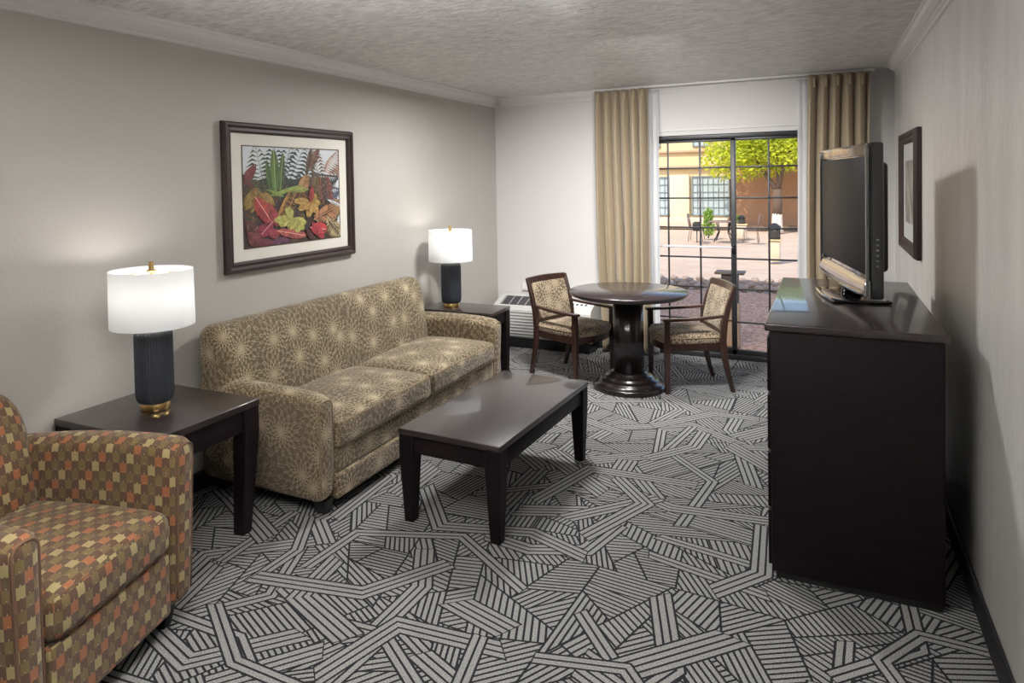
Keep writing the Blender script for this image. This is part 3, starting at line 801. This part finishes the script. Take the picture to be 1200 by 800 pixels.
b = MB().box((.0, 0, .245), (.79, 2*hl-2*AT-.02, .13), .02, 3, 10)
b.box((.005, 0, .12), (.80, 2*hl-2*AT-.02, .13), .02, 3, 10)
b.build('base_rail', SOFA, sofa, merge=False)
cw = (2*hl-2*AT-.045)/2
for k in (-1, 1):
    cushion((.13, k*(cw/2+.002)-.005, .375), (.58, cw, .135), .045, sofa, SOFA, SOFAP)
for sx in (-1,1):
    for sy in (-1,1):
        MB().leg((sx*.33, sy*(hl-.12), 0), (sx*.34, sy*(hl-.11), .07), .055, .075).build('foot', FOOT, sofa)

# ------------------------------------------------------------------ armchair (local x = facing)
th = math.radians(14.5); fx, fy = math.cos(th), math.sin(th)
ac = thing('armchair', 'rust, olive and brown block patterned armchair in the left foreground', 'armchair', (-2.40, 1.36, 0), th)
HWd = .40; AT2 = .125
bk = [(-.36,.12),(-.37,.45),(-.42,.74),(-.415,.84),(-.37,.88),(-.31,.875),(-.26,.82),(-.225,.70),(-.185,.45),(-.17,.30),(-.17,.12)]
profile_loft(smooth_profile(bk, 2), -HWd+.05, HWd-.05, .09, 8, 10, fn=lambda x, y, z: (x, y, z-(max(0, abs(y)-.17)/.18)**2*.09*max(0, (z-.5)/.38))).build('backrest', BLOCK, ac)
def arm2(sy):
    hx_, hz_ = .40, .29
    def fn(x, y, z):
        u = (x+hx_)/(2*hx_); zt = max(0, (z+hz_)/(2*hz_))
        return (x+.015*zt*(u-.3), y*(1-.15*(1-zt))+sy*.02*zt, z+zt*(-.022+.05*math.sin(PI*u*.7)))
    yc = sy*(HWd-AT2/2)
    o = MB().box((0, yc, .08+hz_+.005), (2*hx_, AT2, 2*hz_), .05, 5, 10, fn).build('arm', BLOCK, ac)
    pts = []; ax = hx_-.012; AE, RE = AT2/2-.0175, .0325; HE = hz_-.0175
    for y, z in [(-AE, -hz_+.04+ i*(hz_+HE-RE-.04)/7) for i in range(7)]+[(-AE+RE*(1-math.cos(a)), HE-RE+RE*math.sin(a)) for a in [PI/8*k for k in range(0,5)]]+[(AE-RE*(1-math.cos(a)), HE-RE+RE*math.sin(a)) for a in [PI/2-PI/8*k for k in range(0,5)]]+[(AE, HE-RE-(i+1)*(hz_+HE-RE-.04)/7) for i in range(7)]:
        p = fn(ax, y, z); pts.append((p[0]+.002, yc+p[1], .08+hz_+.005+p[2]))
    MB().tube(pts, .005, 6).build('arm_piping', BLOCKP, o)
arm2(-1); arm2(1)
cushion((.115, 0, .385), (.58, 2*HWd-2*AT2-.006, .15), .03, ac, BLOCK, BLOCKP, r=.045, pipe=.004)
MB().box((.01, 0, .195), (.76, 2*HWd-2*AT2-.006, .23), .02, 3, 8).build('base_rail', BLOCK, ac)
for sx in (-1,1):
    for sy in (-1,1):
        MB().leg((sx*.31, sy*(HWd-.08), 0), (sx*.32, sy*(HWd-.075), .09), .045, .06).build('foot', FOOT, ac)

# ------------------------------------------------------------------ round table
rt = thing('pedestal_table', 'round dark wood pedestal dining table between the two dining chairs', 'table', (-1.345, 5.345, 0))
MB().lathe([(.001,.712),(.415,.712),(.43,.718),(.442,.730),(.445,.742),(.442,.750),(.001,.750)], 96, cap=False).build('tabletop', WOODT, rt)
MB().lathe([(.001,.67),(.125,.67),(.16,.69),(.16,.712),(.001,.712)], 48, cap=False).build('top_plate', WOODP, rt)
MB().lathe([(.001,.10),(.115,.10),(.115,.67),(.001,.67)], 64, cap=False, rfn=lambda a: 1+.012*math.cos(16*a)).build('column', WOODP, rt)
MB().lathe([(.001,0),(.265,0),(.272,.012),(.272,.03),(.262,.042),(.232,.048),(.228,.066),(.215,.076),(.19,.080),(.186,.094),(.172,.104),(.145,.107),(.138,.128),(.118,.134),(.001,.135)], 72, cap=False).build('stepped_base', WOODP, rt)

# ------------------------------------------------------------------ dining chairs (local x = facing)
def make_dining(label, loc, rz):
    t = thing('dining_chair', label, 'chair', loc, rz, 'dining chairs at the round table')
    hw = .235; fxx = .215; bx = -.205
    for sy in (-1,1):
        MB().bars([(fxx, sy*hw, 0, .032, .032), (fxx, sy*hw, .36, .045, .04), (fxx, sy*hw, .578, .042, .036)]).build('front_leg', CHW, t)
        path = [(bx-.075, sy*(hw-.02), 0, .030, .026), (bx-.045, sy*(hw-.018), .12, .036, .028), (bx-.012, sy*(hw-.015), .28, .044, .03), (bx, sy*(hw-.012), .42, .048, .03), (bx-.012, sy*(hw-.01), .55, .044, .03), (bx-.045, sy*(hw-.006), .70, .038, .028), (bx-.088, sy*(hw-.002), .842, .028, .026)]
        MB().bars(path).build('back_post', CHW, t)
        # armrest: gently bowed bar from the front leg to the back post
        rings = []
        for i in range(9):
            u = i/8; x = fxx+.035-(fxx+.035-bx+.01)*u; y = sy*(hw+.004-.02*u+.012*math.sin(PI*u)); z = .587+.02*u**2; hwid = .026-.008*u
            rings.append([(x, y+a, z+c) for a, c in ((-hwid,-.009),(hwid,-.009),(hwid,.005),(hwid-.006,.011),(-hwid+.006,.011),(-hwid,.005))])
        MB().loft(rings, smooth=False).build('armrest', CHW, t)
    # seat outline (bowed front and sides)
    def outline(s, n=10):
        o = []
        def seg(p, q, bow, ax):
            for i in range(n):
                u = i/n; k = bow*math.sin(PI*u); o.append(((p[0]+(q[0]-p[0])*u+(k if ax == 0 else 0))*s, (p[1]+(q[1]-p[1])*u+(k if ax == 1 else 0))*s))
        seg((bx+.0,-hw+.02),(fxx,-hw+.015), -.012, 1); seg((fxx,-hw+.015),(fxx,hw-.015), .055, 0)
        seg((fxx,hw-.015),(bx,hw-.02), .012, 1); seg((bx,hw-.02),(bx,-hw+.02), 0, 0)
        return o
    MB().loft([[(x, y, z) for x, y in outline(s)] for z, s in ((.335,.97),(.34,.985),(.392,.985))]).build('seat_frame', CHW, t)
    rg = [(.390,.975),(.40,1.0),(.43,1.015),(.452,1.0),(.466,.93),(.476,.75),(.482,.45),(.484,.15)]
    b = MB(); b.loft([[(x, y, z) for x, y in outline(s)] for z, s in rg], True, 0, True); b.sm[-1] = True
    seat = b.build('seat_cushion', CHF, t)
    MB().tube([(x, y, .438) for x, y in outline(1.018)], .0045, 6, True).build('seat_piping', SOFAP, seat)
    # top rail, lower rail and upholstered back panel (follow the leaning posts)
    def bxz(z):
        if z < .55: return bx-.012*(z-.42)/.13
        if z < .70: return bx-.012-.033*(z-.55)/.15
        return bx-.045-.043*(z-.70)/.142
    def bar(z0, z1, th_, name, m, inner=hw-.008, bow=.0, rr_=.0, top=0):
        rings = []
        for i in range(9):
            u = i/8; y = -inner+2*inner*u; k = bow*math.sin(PI*u); tp = top*math.sin(PI*u)
            rings.append([(bxz(z0)-k-th_/2, y, z0), (bxz(z0)-k+th_/2, y, z0), (bxz(z1)-k+th_/2, y, z1+tp), (bxz(z1)-k-th_/2, y, z1+tp)])
        return MB().loft(rings).build(name, m, t)
    bar(.795, .848, .026, 'top_rail', CHW, bow=.018, top=.006)
    bar(.45, .49, .024, 'lower_rail', CHW, bow=.012)
    b = MB()
    def pf(x, y, z):
        zz = .645+z; return (x*(1-.35*(y/.205)**2) + bxz(zz) - .015*math.cos(y/.21*PI/2), y, z)
    b.box((0,0,.645), (.052, .41, .315), .014, 3, 8, pf).build('back_panel', CHF, t)
    t.scale = (1, 1, .94)
    return t
make_dining('dark wood upholstered armchair on the left of the round table by the air conditioner', (-1.845, 5.525, 0), math.radians(-22))
make_dining('dark wood upholstered armchair on the right of the round table by the glass door', (-.96, 5.60, 0), math.radians(207))

# ------------------------------------------------------------------ dresser and television
dr = thing('dresser', 'tall espresso dresser carrying the television against the right wall', 'dresser', (.092, 3.705, 0))
MB().box((0.005,0,.515), (.580, 1.375, .97), .004).build('body', WOOD, dr)
MB().box((0,0,1.012), (.612, 1.40, .03), .006, 2).build('top', WOODT, dr)
MB().box((0.01,0,.02), (.56, 1.34, .04), 0).build('plinth', FOOT, dr)
for iz in range(4):
    for iy in (-1,1):
        MB().box((-.292, iy*.335, .15+.235*iz), (.016, .64, .22), .004).build('drawer', WOOD, dr)

tva = math.atan2(.95, -.175)        # local x runs along the screen from its near to its far edge
pN, pF = Vector((.165, 3.35)), Vector((-.012, 4.30))
dirv = (pF-pN).normalized(); ang = math.atan2(dirv.y, dirv.x); mid = (pN+pF)/2
tv = thing('television', 'flat television with a chrome-edged black frame on the dresser', 'television', (mid.x, mid.y, 1.028), ang)
# local +y points to the left of dirv = towards the room (-x)
TW = (pF-pN).length; zb, zt = .06, .715
MB().box((0, -.03, (zb+zt)/2), (TW, .055, zt-zb), .012, 3).build('housing', BLKG, tv)
MB().box((0, -.075, (zb+zt)/2+.01), (TW*.8, .05, (zt-zb)*.72), .02, 3).build('back_cover', BLK, tv)
MB().box((0, .0, (zb+zt)/2+.02), (TW-.05, .006, zt-zb-.155), .001).build('screen', SCREEN, tv)
b = MB().box((0, .0, zt-.028), (TW-.012, .012, .05), .004, 2)
b.build('top_bezel', mat('bronze_gloss', (.20,.17,.15), .12, metal=.7, var=(12,.4)), tv)
b = MB(); rings = []
for i in range(25):
    u = i/24; x = (u-.5)*(TW-.01); dip = .02*math.cos((u-.5)*PI)
    rings.append([(x, -.02, zb-dip), (x, .006, zb-dip+.004), (x, .016, zb+.02-dip*.5), (x, .012, zb+.045), (x, .002, zb+.078), (x, -.02, zb+.078)])
b.loft(rings, smooth=True).build('lower_bezel', CHROME, tv)
for sx in (-1,1): MB().box((sx*(TW/2-.008), .004, (zb+zt)/2), (.014, .012, zt-zb-.02), .004, 2).build('side_bezel', mat('bezel_grey_gloss', (.10,.105,.11), .15, coat=.5), tv)
b = MB()
for k in range(6): b.box((-TW/2-.001, -.032, .20+.022*k), (.003, .01, .008), .001)
b.build('side_buttons', mat('button_grey', (.2,.2,.2), .5), tv, merge=False)
MB().lathe([(.045,.012),(.04,.05),(.045,.10)], 24, (0,-.04,0)).build('neck', BLKG, tv)
def bf(x, y, z): return (x, y-.02*(x/.25)**2, z)
MB().box((-.02,-.02,.007), (.42, .24, .014), .006, 2, 6, bf).build('stand_base', BLKG, tv)

# ------------------------------------------------------------------ outside
GZ = -.06
GR = speckle('red_gravel', (.38,.19,.12), (.70,.45,.34), 28, .95, .6, .02)
PAVE = speckle('pale_paving', (.50,.375,.285), (.56,.43,.335), 3, .9, .1)
CONC = mat('concrete_outside', (.42,.40,.38), .9, var=(3,.1))
STUC = mat('stucco_cream', (.70,.53,.30), .9, bump=(20,.2,3), var=(2,.04))
STUCL = mat('stucco_pale', (.66,.56,.40), .9)
TERR = mat('stucco_terracotta', (.42,.22,.12), .9, var=(2,.06))
WINB = mat('window_white', (.75,.77,.78), .5)
CURT = mat('window_net_curtain', (.42,.48,.49), .8, var=(8,.15,(6,1,1)))
IRON = mat('iron_black', (.015,.015,.015), .5)
BARK = mat('bark', (.13,.085,.06), .9, bump=(20,.6,4,(1,1,.3)))
BARKW = mat('whitewashed_bark', (.68,.60,.52), .9)
ROCK = mat('rock', (.40,.30,.24), .95, bump=(9,.6,5), var=(6,.25))
struct(MB().box((-3, 22, GZ-.15), (60, 40, .2)).build('floor_courtyard_paving', PAVE))
struct(MB().box((-1, 8.9, GZ-.10), (30, 3.6, .2)).build('floor_gravel_bed', GR))
struct(MB().box((-1, 6.87, GZ-.07), (30, .46, .18)).build('floor_door_step', CONC))
b = MB(); pts = [(-.55+ .0, 8.9), (.1, 9.2), (.9, 10.4), (2.6, 10.4), (2.6, 8.2), (.4, 8.2), (-.1, 8.4)]
b.loft([[(x, y, z) for x, y in reversed(pts)] for z in (GZ-.02, GZ+.02)]); struct(b.build('floor_side_path', CONC))
# gravelly sunlit patch on the right beyond the berm
struct(MB().box((3.2, 14.0, GZ-.055), (7.2, 4.6, .03)).build('floor_pale_gravel', speckle('pale_gravel', (.35,.29,.22), (.78,.70,.60), 9, .95, .6, .02)))
# the wing of this building above and beside the room: throws the shade in front of the door
slab('wall_outside', (-1, 6.74, 4.3), (26, .16, 3.5), STUC)
slab('wall_outside_left', (-8.5, 6.74, 1.2), (11.0, .16, 2.7), STUC); slab('wall_outside_right', (7.6, 6.74, 1.2), (14.2, .16, 2.7), STUC)
slab('ceiling_roof', (-1, 2.4, 5.98), (26, 8.8, .16), CONC)

# rock berm
ICO = []
def rock_mesh(k):
    bm = bmesh.new(); bmesh.ops.create_icosphere(bm, subdivisions=2, radius=1); rr = random.Random(k)
    ds = [Vector((rr.gauss(0,1), rr.gauss(0,1), rr.gauss(0,1))).normalized() for _ in range(7)]
    for v in bm.verts:
        for d in ds:
            e = v.co.dot(d)-.72
            if e > 0: v.co -= d*e
    me = bpy.data.meshes.new('rock'); bm.to_mesh(me); bm.free(); me.materials.append(ROCK); return me
RM = [rock_mesh(i) for i in range(5)]
rr = random.Random(3)
spots = []
for row in range(4):
    for k in range(30):
        x = -2.9+k*.205+(row % 2)*.1+rr.uniform(-.02,.02)
        if x > 2.4: continue
        spots.append((x, 10.85+row*.27+rr.uniform(-.03,.03), rr.uniform(.062,.088)))
for k, (x, y, s) in enumerate(spots):
    o = bpy.data.objects.new('rock', RM[k % 5]); COL.objects.link(o); o.location = (x, y, GZ+s*.42); o.scale = (s*1.2, s, s*.8)
    o.rotation_euler = (0, 0, rr.uniform(0, 6))
    tag(o, 'grey brown rock in the low row of rocks edging the red gravel outside', 'rock', 'rocks edging the gravel outside')

# building across the courtyard
BY = 24.0
bd = thing('building', 'cream stucco building with white windows across the courtyard', 'building', (0, BY, GZ))
MB().box((-9.3, 3, 3.2), (13.2, 6, 6.6)).build('wall', STUC, bd)
b = MB()
b.box((-4.25, -.07, .95), (.62, .14, 1.55), .01); b.box((-5.75, -.07, .95), (1.1, .14, 1.55), .01)
b.build('pilasters', STUCL, bd, merge=False)
b = MB(); b.box((-9.3, -.08, 1.99), (13.2, .18, .07)); b.box((-9.3, -.05, 2.50), (13.2, .12, .06)); b.build('ledges', mat('ledge_tan', (.50,.34,.22), .9), bd, merge=False)
MB().box((-9.3, -.3, .16), (13.2, .6, .34), .02).build('plinth_step', mat('plinth_tan', (.62,.50,.38), .9), bd)
def ext_window(x0, x1, z0, z1, nx, nz):
    w_ = MB(); t_ = .035; cx_, cz = (x0+x1)/2, (z0+z1)/2
    w_.box((cx_, -.02, z1), (x1-x0+t_, .08, t_)); w_.box((cx_, -.02, z0), (x1-x0+t_, .08, t_)); w_.box((x0, -.02, cz), (t_, .08, z1-z0)); w_.box((x1, -.02, cz), (t_, .08, z1-z0))
    for i in range(1, nx): w_.box((x0+(x1-x0)*i/nx, -.02, cz), (.016, .05, z1-z0))
    for i in range(1, nz): w_.box((cx_, -.02, z0+(z1-z0)*i/nz), (x1-x0, .05, .016))
    f = w_.build('window_frame', mat('window_frame_teal', (.22,.27,.27), .5), bd, merge=False)
    MB().box((cx_, .0, cz), (x1-x0, .03, z1-z0)).build('pane', CURT, f)
ext_window(-5.62, -4.58, .40, 1.66, 6, 5); ext_window(-3.86, -2.72, .40, 1.66, 7, 5)
ext_window(-5.7, -4.9, 2.66, 3.6, 3, 3); ext_window(-3.82, -3.3, 2.66, 3.6, 3, 3); ext_window(-8.6, -7.2, .40, 1.66, 6, 5)
wg = thing('building_wing', 'terracotta stucco wing behind the yellow-green tree', 'building', (.03, BY-.6, GZ))
MB().box((3.66, 3.5, 1.35), (12.6, 6.1, 2.7)).build('wall', TERR, wg)
MB().box((3.65, .0, .06), (12.6, .3, .12)).build('base_course', mat('base_dark_tan', (.22,.14,.09), .9), wg)
MB().box((3.72, 3.5, 2.75), (12.6, 6.2, .12)).build('parapet_cap', STUC, wg)

# tree
def tree(name, label, loc, H, trunk_paths, blobs, nleaf, leafm, ls, seed):
    t = thing(name, label, 'tree' if name == 'tree' else 'bush', loc); r_ = random.Random(seed)
    if trunk_paths:
        b = MB()
        for path, r0, r1 in trunk_paths: b.tube(path, lambda u, r0=r0, r1=r1: r0+(r1-r0)*u, 10)
        b.build('trunk', BARK, t, merge=False)
        MB().lathe([(.17,-.02),(.14,.1),(.13,.42),(.12,.5)], 14, (0,0,0)).build('whitewashed_base', BARKW, t) if name == 'tree' else None
    b = MB()
    for _ in range(nleaf):
        cx_, cy_, cz, rx, ry, rz = r_.choice(blobs)
        v = Vector((r_.gauss(0,1), r_.gauss(0,1), r_.gauss(0,1))).normalized()*(r_.random()**.35)
        p = Vector((cx_+v.x*rx, cy_+v.y*ry, cz+v.z*rz))
        a = Vector((r_.gauss(0,1), r_.gauss(0,1), r_.gauss(0,1))).normalized(); c = a.orthogonal().normalized()
        s = ls*r_.uniform(.6,1.3)
        b.poly([p-a*s, p-c*s*.5, p+a*s, p+c*s*.5], mi=0 if r_.random() < .7 else 1)
    b.build('foliage', leafm, t, merge=False)
    return t
LY = cloth_mat('leaf_yellow_green', (.62,.66,.06), .45); LY2 = cloth_mat('leaf_gold_green', (.42,.50,.07), .45)
LG = cloth_mat('leaf_fresh_green', (.35,.50,.10), .4); LG2 = cloth_mat('leaf_dark_green', (.16,.26,.06), .3)
bl = [(r_x, r_y, r_z, 1.0, .9, .62) for r_x, r_y, r_z in ((-.9,0,2.35),(-.2,.3,2.1),(.5,-.2,2.2),(1.2,.2,2.3),(-.5,-.3,2.9),(.4,.3,3.1),(1.1,0,3.0),(0,0,2.6),(-1.0,.2,1.95),(2.0,0,2.6),(-.6,0,3.5),(.5,.2,3.7),(1.5,0,3.5))]
tree('tree', 'yellow-green tree with a forked whitewashed trunk in the courtyard', (-1.22, 22.35, GZ), 4,
     [([(0,0,.45),(.02,0,.8),(0,0,1.15)], .125, .11), ([(0,0,1.1),(-.25,.05,1.5),(-.7,.1,2.3)], .08, .03), ([(0,0,1.1),(.12,0,1.6),(.5,-.1,2.6)], .085, .03), ([(.05,0,1.2),(.0,.1,1.8),(-.1,.2,2.7)], .05, .02)],
     bl, 15000, [LY, LY2], .06, 21).scale = (1.09, 1.0, 1.09)
def bush(label, x, y, h, w_, seed): return tree('bush', label, (x, y, GZ), h, [([(0,0,0),(0,0,h*.6)], .02, .01)], [(0,0,h*.35,w_,w_,h*.3),(0,0,h*.7,w_*.7,w_*.7,h*.28)], 500, [LG, LG2], .05, seed)
bush('light green bush left of the bistro table in the courtyard', -2.78, 19.8, .85, .18, 1)
bush('light green bush right of the bistro table, by the courtyard lantern', -2.08, 20.2, .62, .14, 2)

# lantern pillars
def lantern(label, loc, ph, pw, s=1.0):
    t = thing('lantern_pillar', label, 'lantern', loc, 0, 'courtyard lanterns')
    if ph > 0:
        MB().box((0,0,ph/2), (pw, pw, ph), .01).build('pillar', STUCL, t); MB().box((0,0,ph+.015), (pw+.05, pw+.05, .03), .006).build('cap', STUC, t)
    z = ph+.03
    b = MB(); q = .09*s; h = .2*s
    b.box((0,0,z+.012), (2*q, 2*q, .024)); b.box((0,0,z+h), (2.2*q, 2.2*q, .024))
    for sx in (-1,1):
        for sy in (-1,1): b.box((sx*q*.9, sy*q*.9, z+h/2), (.018, .018, h))
    b.loft([[(x*q*1.1, y*q*1.1, z+h+.01) for x, y in ((-1,-1),(1,-1),(1,1),(-1,1))], [(x*q*.3, y*q*.3, z+h+.07*s) for x, y in ((-1,-1),(1,-1),(1,1),(-1,1))]])
    b.build('lantern_cage', IRON, t, merge=False)
    MB().box((0,0,z+h/2), (1.5*q, 1.5*q, h*.9), .01).build('lantern_glass', mat('lantern_smoked_glass', (.06,.055,.05), .2), t)
    return t
lantern('black lantern on a short cream pillar in front of the tree trunk', (-.86, 14.8, GZ), .40, .20, 1.15)
lantern('black lantern on a pale pillar beyond the bistro table', (-1.95, 19.9, GZ), .36, .24, .85)
t = thing('lantern_post', 'small black square lantern on a thin post left of the bistro table', 'lantern', (-2.86, 18.4, GZ), 0, 'courtyard lanterns')
MB().lathe([(.012,0),(.012,.30)], 8).build('post', IRON, t)
MB().box((0,0,.40), (.19, .19, .20), .01).build('lantern_cage', IRON, t); MB().box((0,0,.51), (.14, .14, .03), .008).build('lantern_cap', IRON, t)

# bistro set
t = thing('bistro_table', 'round iron bistro table out in the courtyard', 'table', (-2.28, 18.9, GZ))
MB().lathe([(.001,.50),(.38,.50),(.38,.52),(.001,.52)], 32, cap=False).build('tabletop', mat('iron_brown', (.22,.15,.13), .6), t)
for k in range(4):
    a = PI/4+k*PI/2; MB().tube([(.30*math.cos(a), .30*math.sin(a), 0), (.16*math.cos(a), .16*math.sin(a), .25), (.22*math.cos(a), .22*math.sin(a), .50)], .014, 6).build('leg', IRON, t)
def bistro_chair(label, x, y, rz):
    t = thing('bistro_chair', label, 'chair', (x, y, GZ), rz, 'iron bistro chairs')
    m = mat('iron_brown', (.2,.14,.12), .6)
    MB().box((0,0,.34), (.32, .32, .02), .005).build('seat', m, t)
    b = MB(); b.tube([(-.15,-.15,.34),(-.2,-.16,.6),(-.21,-.1,.70),(-.21,.1,.70),(-.2,.16,.6),(-.15,.15,.34)], .009, 6)
    for y_ in (-.08, 0, .08): b.tube([(-.15,y_,.34),(-.21,y_,.70)], .007, 5)
    b.build('backrest', m, t, merge=False)
    for sx in (-1,1):
        for sy in (-1,1): MB().tube([(sx*.14,sy*.14,.34),(sx*.18,sy*.17,0)], .009, 6).build('leg', m, t)
bistro_chair('iron bistro chair on the right side of the bistro table', -1.62, 18.7, PI)
bistro_chair('iron bistro chair on the left side of the bistro table', -2.95, 18.9, 0)

# ash bin outside the door
t = thing('ash_bin', 'tan waste bin with a brown flat-topped head just outside the door', 'bin', (-.82, 7.25, GZ+.02))
MB().box((0,0,.21), (.17, .17, .42), .01).build('body', mat('bin_tan', (.42,.27,.17), .7), t)
MB().box((0,0,.56), (.15, .15, .28), .01).build('head', mat('bin_brown', (.07,.04,.035), .6), t)
MB().box((0,0,.712), (.27, .20, .022), .006).build('lid', mat('bin_lid', (.16,.12,.09), .6), t)
# planting behind the bin
def shrub_low(): pass

# ------------------------------------------------------------------ light
w = bpy.data.worlds.new('sky'); SC.world = w; w.use_nodes = True; nt = w.node_tree
sky = nt.nodes.new('ShaderNodeTexSky'); sky.sky_type = 'NISHITA'; sky.sun_disc = False; sky.sun_elevation = math.radians(48); sky.sun_rotation = math.radians(190)
nt.links.new(sky.outputs[0], nt.nodes['Background'].inputs[0]); nt.nodes['Background'].inputs[1].default_value = .42
sun = bpy.data.lights.new('sun', 'SUN'); sun.energy = 4.3; sun.angle = .01; sun.color = (1,.93,.82)
so = bpy.data.objects.new('sun', sun); COL.objects.link(so)
# sun stands behind this building, to the left
so.rotation_euler = Vector((-.42, -1.0, 1.28)).to_track_quat('Z', 'Y').to_euler()
def area_lamp(name, loc, target, sx, sy, e, color=(1,1,1), spread=180):
    l = bpy.data.lights.new(name, 'AREA'); l.shape = 'RECTANGLE'; l.size = sx; l.size_y = sy; l.energy = e; l.color = color; l.spread = math.radians(spread)
    o = bpy.data.objects.new(name, l); COL.objects.link(o); o.location = loc
    o.rotation_euler = (Vector(loc)-Vector(target)).to_track_quat('Z', 'Y').to_euler(); return o
p = area_lamp('window_portal', (cxm, YB+.16, 1.0), (cxm, 0, 1.0), DX1-DX0, 2.0, 1); p.data.cycles.is_portal = True
area_lamp('fill_light', (-1.0, 4.1, 2.38), (-1.2, 5.9, .9), .5, .5, 42, (1,.985,.97), 100)  # added lamp without a fixture, tilted to brighten the back wall
area_lamp('fill_light', (-1.7, 4.5, 2.40), (-1.5, 4.5, 0), .35, .35, 62, (1,.985,.97))  # added lamp without a fixture, fills the room and throws the television's shadow
area_lamp('ceiling_fill', (-.95, .45, 1.95), (-1.0, .75, 2.44), .5, .5, 140, (1,.985,.97), 112)  # added unseen lamp near the camera, turned up to brighten the ceiling

vs = SC.view_settings; vs.view_transform = 'Standard'; vs.look = 'None'; vs.gamma = 1; vs.use_curve_mapping = False; vs.exposure = 0
